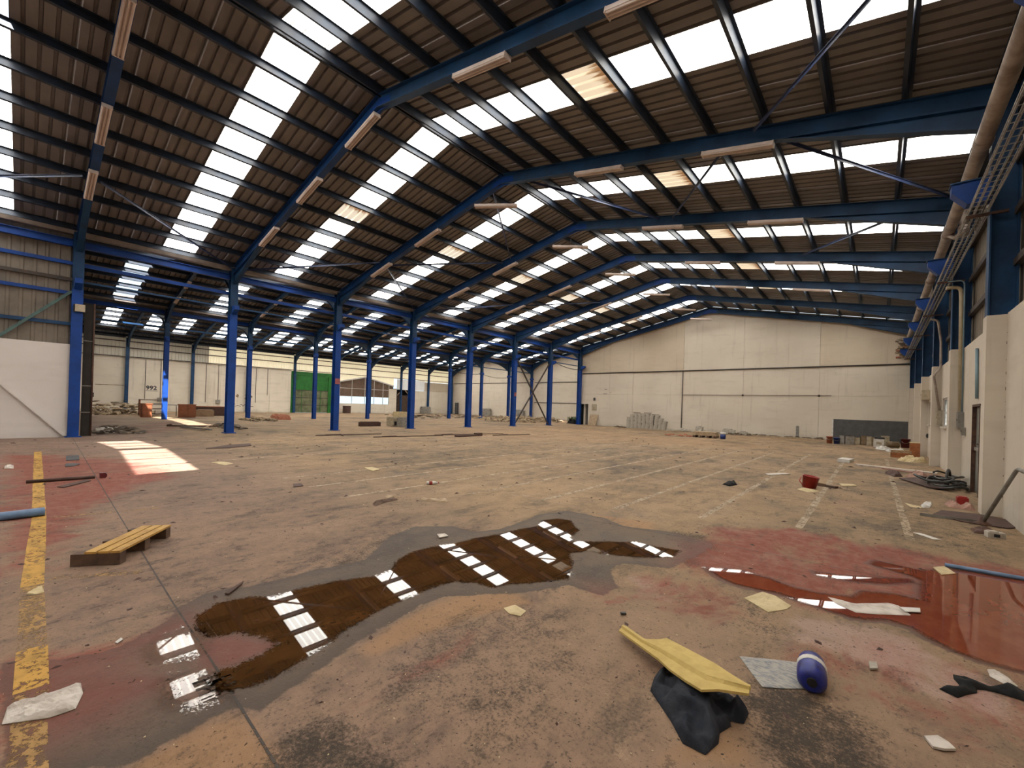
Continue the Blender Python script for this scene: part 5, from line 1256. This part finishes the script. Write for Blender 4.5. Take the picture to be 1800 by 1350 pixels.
dm_ = empty('drum', (0.62, 31.8, 0.17), 0.3); tag(dm_, 'tan drum lying on its side', 'drum', 'tins and tubs before the dark dado')
MB().lathe([(0.15, -0.26), (0.165, -0.25), (0.165, -0.08), (0.175, -0.07), (0.165, -0.06), (0.165, 0.25), (0.15, 0.26)], 14, mY).build('body', 'tin_brown', dm_); MB().lathe([(0.10, 0.26), (0.10, 0.275)], 12, mY).build('cap', 'dark_steel', dm_)
pail(1.15, 32.3, 0.21, 0.50, 'dark_red', 'dark red bucket in front of the teal dado edge')
def rubble(name, poly, n, smin, smax, m, label, seed, hmax=0.0, flat=0.5, cat='rubble'):
    rr = random.Random(seed); P = np.array(poly); lo, hi = P.min(0), P.max(0); b = MB(); got = 0; tries = 0
    while got < n and tries < n * 40:
        tries += 1
        x, y = rr.uniform(lo[0], hi[0]), rr.uniform(lo[1], hi[1]); d = sdf(np.array([[x, y]]), poly)[0]
        if d < 0: continue
        s_ = rr.uniform(smin, smax); z = rr.uniform(0, 1) * hmax * min(1, d / 0.5)
        m_ = Matrix.Translation((x, y, z)) @ Matrix.Rotation(rr.uniform(0, 6.28), 4, 'Z') @ Matrix.Rotation(rr.uniform(-0.4, 0.4) if hmax else 0, 4, 'X')
        k = [rr.uniform(0.6, 1) for _ in range(4)]; h = s_ * flat * rr.uniform(0.4, 1)
        vs = [m_ @ Vector(v) for v in ((-s_*k[0], -s_*k[1]*.6, 0), (s_*k[1], -s_*k[2]*.6, 0), (s_*k[2], s_*k[3]*.6, 0), (-s_*k[3], s_*k[0]*.6, 0), (-s_*k[0]*.7, -s_*k[1]*.4, h), (s_*k[1]*.7, -s_*k[2]*.4, h*k[0]), (s_*k[2]*.7, s_*k[3]*.4, h), (-s_*k[3]*.7, s_*k[0]*.4, h*k[1]))]
        if not hmax: vs = [Vector((v.x, v.y, max(0.001, v.z))) for v in vs]
        b.add(vs, [(3,2,1,0),(4,5,6,7),(0,1,5,4),(1,2,6,5),(2,3,7,6),(3,0,4,7)]); got += 1
    o = b.build(name, m); tag(o, label, cat, kind='stuff')
    return o
# ------------------------------------------------------------------ along the end wall
bs = empty('block_stack', (-15.3, 35.6, 0)); tag(bs, 'leaning stack of pale blocks against the cream end wall', 'block stack')
bm = MB().box(-0.17, 0.17, -0.16, 0.16, 0.0, 0.115).box(-0.15, -0.02, -0.162, -0.16, 0.02, 0.10).mesh('brick'); bm.materials.append(M['concrete_block'])
r4 = random.Random(9); tops = [8, 10, 11, 11, 11, 11, 10, 10, 8, 6]
for c in range(10):
    for k in range(tops[c]):
        o = link('brick', bm, None, bs, (-1.62 + 0.352 * c + (0.014 * k if c > 6 else 0) + 0.1 * (k % 2 if c in (2, 3, 6) else 0) * 0 + r4.uniform(-.018, .018), r4.uniform(-.02, .02), 0.003 + 0.122 * k)); o.rotation_euler = (0, 0, r4.uniform(-.06, .06))
for k, (x, z) in enumerate(((-0.9, 1.36), (0.1, 1.37), (0.8, 1.25))):
    MB().box(x - 0.3, x + 0.3, -0.1, 0.02, z, z + 0.05).build('batten', 'rubble_dark', bs)
rubble('rubble', [(-13.4, 35.0), (-9.1, 35.4), (-9.1, 36.1), (-13.4, 36.1)], 60, 0.06, 0.22, 'concrete_block', 'broken pale rubble right of the block stack', 21, 0.2)
rubble('rubble', [(-9, 35.2), (-3, 35.2), (-2.6, 36.0), (-9, 36.0)], 90, 0.06, 0.26, 'rubble_dark', 'dark broken rubble along the foot of the end wall', 22, 0.15)
rubble('rubble', [(-18.4, 35.3), (-17.2, 35.2), (-17.2, 36.2), (-18.6, 36.2)], 25, 0.06, 0.2, 'rubble_dark', 'dark rubble left of the block stack', 23, 0.12)
for k, (x, y, w, h, m, lb) in enumerate(((-10.9, 35.7, 0.5, 0.42, 'concrete_block', 'grey block on the rubble right of the stack'), (-8.7, 35.6, 0.85, 0.34, 'concrete_block', 'widest grey block on the end wall rubble'), (-7.7, 35.7, 0.5, 0.22, 'concrete_block', 'low grey block beside the widest one'))):
    o = MB().box(-w/2, w/2, -0.2, 0.2, 0, h).box(-w/2 + 0.05, w/4, -0.18, 0.12, h, h + 0.07).build('masonry_block', m, None, (x, y, 0)); tag(o, lb, 'block')
o = MB().box(-0.09, 0.09, -0.05, 0.05, 0.0, 0.85).box(-0.05, 0.05, -0.04, 0.04, 0.85, 0.88).build('post', 'grey_steel', None, (-4.33, 35.9, 0)); tag(o, 'short grey post standing against the end wall', 'post')
slab('plank', [(-7, 35.0), (-2.9, 34.9), (-2.9, 35.2), (-7, 35.3)], 0.06, 'wood_pale', 'long pale plank lying before the end wall rubble', 'plank')
o = MB().prism([(-21.5, END_Y - 0.3, 0), (-20.6, END_Y - 0.3, 0), (-20.5, END_Y - 0.05, 1.05), (-21.4, END_Y - 0.05, 1.05)], (0, 0.03, 0)).build('board', 'wood_pale'); tag(o, 'pale board propped beside the dark doorway', 'board')
wallbox('notice_box', -21.0, END_Y - 0.014, 1.75, 0.06, 0.5, 0.6, 'tin_cream', 'cream box on the end wall beside the doorway', 'box').rotation_euler = (0, 0, math.pi / 2)
wallbox('notice_box', -21.0, END_Y - 0.014, 2.55, 0.05, 0.2, 0.3, 'dado_grey', 'small grey sign above the cream wall box', 'sign').rotation_euler = (0, 0, math.pi / 2)
ps = empty('loaded_pallet', (-8.45, 29.0, 0), 0.1); tag(ps, 'low pallet loaded with flat pale boards in mid floor', 'pallet')
for x in (-0.62, -0.2, 0.2, 0.62): MB().box(x - 0.08, x + 0.08, -0.45, 0.45, 0, 0.13).build('bearer', 'wood_dark', ps)
for k in range(3): MB().box(-0.7, 0.7 - 0.03 * k, -0.5, 0.5, 0.135 + 0.08 * k, 0.205 + 0.08 * k).build('board', 'wood_pale', ps)
pail2 = empty('paint_bucket', (-7.32, 28.6, 0)); tag(pail2, 'blue and white bucket beside the loaded pallet', 'bucket')
MB().lathe([(0.15, 0), (0.16, 0.3), (0.155, 0.3)], 14).build('body', 'blue_bucket', pail2); MB().lathe([(0.165, 0.3), (0.165, 0.42), (0.15, 0.43)], 14).build('lid', 'plastic_white', pail2)
rubble('rubble', [(-10.8, 28.2), (-9.3, 28.4), (-9.3, 29.6), (-11, 29.4)], 30, 0.05, 0.16, 'terracotta', 'reddish rubble left of the loaded pallet', 24, 0.1)

# ------------------------------------------------------------------ rubbish in the aisles
def cupboard(x, y, w, d, h, rz, m, label, top=None):
    r = empty('cupboard', (x, y, 0), rz)
    MB().box(-w/2, w/2, -d/2, d/2, 0, h).build('carcass', m, r); MB().box(-w/2 - 0.03, w/2 + 0.03, -d/2 - 0.03, d/2 + 0.03, h, h + 0.05).build('top', top or m, r)
    MB().box(w/2, w/2 + 0.02, -d/2 + 0.03, -0.01, 0.05, h - 0.05).build('door', m, r); MB().box(w/2, w/2 + 0.02, 0.01, d/2 - 0.03, 0.05, h - 0.05).build('door', m, r)
    return tag(r, label, 'cupboard')
cupboard(-39.9, 5.75, 0.5, 0.55, 0.95, 0.1, 'cabinet_brown', 'brown cupboard just left of the sunlit column')
cupboard(-39.7, 8.1, 0.6, 1.0, 0.95, -0.05, 'cabinet_brown', 'brown cupboard just right of the sunlit column')
cupboard(-43.0, 10.4, 0.8, 1.9, 0.75, 0.0, 'board_brown', 'long dark cupboard with an orange top in the aisle', 'cabinet_brown')
o = MB().box(-0.5, 0.5, -1.0, 1.0, 0.88, 0.93).box(-0.45, -0.4, -0.9, -0.85, 0, 0.88).box(-0.45, -0.4, 0.85, 0.9, 0, 0.88).box(0.4, 0.45, -0.9, -0.85, 0, 0.88).box(0.4, 0.45, 0.85, 0.9, 0, 0.88).build('table', 'tin_grey', None, (-41.0, 6.9, 0)); tag(o, 'grey topped table behind the sunlit column', 'table')
o = MB().box(-0.35, 0.35, -0.6, 0.6, 0, 0.5).box(-0.3, 0.3, -0.5, 0.55, 0.5, 0.56).build('crate', 'cardboard', None, (-41.5, 9.6, 0)); tag(o, 'pale carton in front of the long dark cupboard', 'carton')
rk = empty('shelf_unit', (-43.2, 6.6, 0)); tag(rk, 'collapsed brown shelf unit left of the cupboards', 'shelf unit')
for z in (0.1, 0.5, 0.9): MB().box(-0.3, 0.3, -0.8, 0.8, z, z + 0.06).build('shelf', 'board_brown', rk)
for y in (-0.8, 0.75): MB().box(-0.3, 0.3, y, y + 0.05, 0, 1.25).build('side', 'cabinet_brown', rk)
MB().box(-0.3, 0.3, -0.8, 0.8, 1.2, 1.26).build('shelf', 'wood_dark', rk)
for y, z in ((-0.2, 0.56), (0.3, 0.16)): MB().box(-0.1, 0.32, y - 0.15, y + 0.15, z, z + 0.25).build('paper_stack', 'paper_white', rk)
rubble('rubble', [(-47, 3.2), (-43.9, 3.0), (-43.9, 6.4), (-47, 7.0)], 130, 0.10, 0.4, 'rubble_tan', 'pale heap of rubbish at the back of the aisle', 31, 0.8)
rubble('rubble', [(-51, 3.6), (-47.6, 3.2), (-47.6, 6.6), (-51, 6.4)], 40, 0.15, 0.55, 'rubble_dark', 'dark planks and rags behind the pale aisle heap', 32, 1.1, 0.25)
rubble('rubble', [(-25.5, 1.85), (-23.6, 2.0), (-23.3, 3.4), (-25.4, 3.3)], 60, 0.06, 0.28, 'rubble_dark', 'dark scrap heap just behind the nearest column', 33, 0.32, 0.3)
fabric('paper_sheet', [(-25.2, 1.9), (-24.4, 1.9), (-24.2, 2.5), (-25.0, 2.6)], 0.25, 'paper_white', 'white torn sheet on the dark scrap heap', 'sheet', 3, 4, 0.09, False)
rubble('rubble', [(-29, 6.9), (-25, 6.9), (-24.6, 7.6), (-28.8, 8.2)], 60, 0.06, 0.3, 'rubble_dark', 'scattered dark scrap left of the second hall column', 34, 0.16, 0.25)
for k, (p, q) in enumerate((((-27, 5.3), (-23.6, 5.75)), ((-26.5, 6.3), (-24.2, 5.6)), ((-28.0, 4.9), (-26.3, 6.7)))):
    o = MB().bar((p[0], p[1], 0.06), (q[0], q[1], 0.1), 0.09, 0.07).bar((p[0], p[1], 0.1), (p[0] + 0.2, p[1] + 0.15, 0.14), 0.06, 0.05).build('timber', ('grey_steel', 'wood_pale', 'wood_dark')[k]); tag(o, ('grey', 'pale', 'dark')[k] + ' timber in the scrap by the second hall column', 'timber')
rubble('rubble', [(-36.0, 10.5), (-32.8, 10.3), (-32.5, 12.2), (-36.0, 12.2)], 80, 0.08, 0.32, 'rubble_tan', 'tan rubble beyond the second hall column', 35, 0.2, 0.4)
fabric('brown_sack', [(-36.4, 12.6), (-35.4, 12.4), (-35.0, 13.8), (-36.2, 14.3)], 0.55, 'terracotta', 'reddish sack lying just past the tan rubble', 'sack', 3, 2, 0.12, False)
rubble('rubble', [(-35.8, 33), (-30, 31), (-26, 31), (-25.5, 36), (-28.6, 43), (-35.8, 44)], 260, 0.08, 0.4, 'rubble_tan', 'long tan rubble bank before the far aisle wall', 36, 0.35, 0.5)
rubble('rubble', [(-48, 30), (-37, 27.5), (-37, 44), (-48, 44)], 150, 0.08, 0.5, 'rubble_dark', 'dark boards scattered before the far aisle wall', 37, 0.12, 0.2)
rubble('rubble', [(-26.5, 40.2), (-23.2, 40.2), (-23.2, 42), (-28, 43)], 50, 0.1, 0.35, 'rubble_dark', 'dark rubble behind the last hall column', 38, 0.35, 0.4)
fabric('black_bag', [(-24.5, 36.9), (-23.5, 36.8), (-23.2, 37.6), (-24.2, 37.9)], 0.6, 'black_cloth', 'black rubbish bag by the last hall column', 'bag', 3, 2, 0.1, False)
b = MB(); rr = random.Random(4)
for k in range(260):
    x, y = rr.uniform(-25.2, -23.4), rr.uniform(38.2, 40.0); h = rr.uniform(0.15, 0.8); a = rr.uniform(0, 6.28); dx, dy = 0.3 * math.cos(a) * h, 0.3 * math.sin(a) * h
    b.add([(x - 0.03, y, 0), (x + 0.03, y, 0), (x + dx + 0.06, y + dy, h * 0.7), (x + 1.5 * dx, y + 1.5 * dy, h), (x + dx - 0.06, y + dy + 0.02, h * 0.7)], [(0, 1, 2, 4), (4, 2, 3)])
o = b.build('weeds', 'grass_green'); tag(o, 'green weeds growing behind the last hall columns', 'weeds', kind='stuff')
mc = empty('white_appliance', (-25.2, 17.2, 0), 0.1); tag(mc, 'old white appliance beside the third hall column', 'appliance')
MB().box(-0.35, 0.35, -0.9, 0.6, 0.05, 0.65).build('body', 'tin_cream', mc); MB().box(-0.3, 0.3, -0.4, 0.4, 0.65, 1.0).build('hood', 'paper_cream', mc); MB().box(0.35, 0.37, -0.8, 0.4, 0.1, 0.35).build('grille', 'black_plastic', mc)
o = MB().box(-0.3, 0.3, -0.3, 0.3, 0, 0.6).box(-0.25, 0.25, -0.25, 0.25, 0.6, 0.64).build('machine_box', 'tin_grey', None, (-24.2, 16.75, 0)); tag(o, 'grey machine box touching the third column', 'box')
o = MB().box(-0.2, 0.2, -0.7, 0.7, 0.0, 0.28).box(-0.18, 0.18, -0.6, 0.6, 0.28, 0.31).build('storage_chest', 'board_brown', None, (-25.6, 15.1, 0)); tag(o, 'low dark trunk left of the white appliance', 'trunk')
o = MB().box(-0.3, 0.3, -0.4, 0.4, 0.0, 0.85).box(-0.25, 0.25, -0.45, 0.45, 0.85, 0.95).build('stove', 'board_brown', None, (-52.5, 27.6, 0)); tag(o, 'dark stove under the glazed gable', 'stove')
for k, (x, y, lb) in enumerate(((-52.9, 40.6, 'pale grey slab against the far aisle wall, nearest the timber gate'), (-45, AISLE_END - 0.35, 'pale grey slab at the far wall, middle one'), (-38.6, AISLE_END - 0.35, 'pale grey slab at the far wall, nearest the corner'))):
    o = MB().box(-0.15, 0.15, -0.9, 0.9, 0, 1.0).box(-0.1, 0.1, -0.8, 0.8, 1.0, 1.1).build('panel_slab', 'galvanised', None, (x, y, 0)); tag(o, lb, 'slab'); o.rotation_euler = (0, 0, 0 if k == 0 else math.pi / 2)
o = MB().bar((-47.5, 40.5, 0.05), (-51.8, 44.5, 3.0), 0.12, 0.12).bar((-47.5, 40.5, 0.02), (-47.2, 40.2, 0.04), 0.2, 0.06).build('prop', 'wood_dark'); tag(o, 'dark timber prop leaning at the far end of the aisle', 'prop')
o = MB().box(-0.35, 0.35, -0.05, 0.05, 0, 1.85).box(-0.3, 0.3, -0.07, -0.05, 0.1, 1.75).build('standing_sheet', 'dado_grey', None, (-51.9, AISLE_END - 0.25, 0)); tag(o, 'dark grey panel standing at the far aisle wall', 'panel')

# ------------------------------------------------------------------ grit and chips nobody could count
def grit(b, slot, n, seed, smin, smax, region, power):
    rr = random.Random(seed)
    for k in range(n):
        t_ = rr.random() ** power; dist = 1.8 + t_ * region; a = math.radians(40.96) + rr.uniform(-0.95, 0.95)
        x, y = -math.sin(a) * dist, math.cos(a) * dist
        if x > 1.35 or x < -21.8 or y < -3 or y > 34.5: continue
        s_ = rr.uniform(smin, smax) * (0.45 + 0.10 * dist) ** 0.8; an = rr.uniform(0, 6.28); c, s2 = math.cos(an) * s_, math.sin(an) * s_; q = rr.uniform(0.25, 0.7); h = s_ * rr.uniform(0.15, 0.5)
        b.add([(x + c, y + s2, 0.001), (x - s2 * q, y + c * q, 0.001), (x - c, y - s2, 0.001), (x + s2 * q, y - c * q, 0.001), (x + rr.uniform(-.3, .3) * s_, y + rr.uniform(-.3, .3) * s_, h + 0.001)],
              [(0, 1, 4), (1, 2, 4), (2, 3, 4), (3, 0, 4)])
        gslots.extend([slot] * 4)
b = MB(); gslots = []
grit(b, 0, 6500, 41, 0.003, 0.014, 20, 1.5)
grit(b, 1, 900, 42, 0.003, 0.011, 22, 1.4)
grit(b, 2, 420, 43, 0.012, 0.045, 24, 1.0)
gm = b.mesh('grit')
for m_ in ('rubble_dark', 'paper_cream', 'board_brown'): gm.materials.append(M[m_])
gm.polygons.foreach_set('material_index', gslots)
tag(link('grit', gm, None), 'fine grit, chips and flakes of dirt strewn over the whole floor', 'grit', kind='stuff')
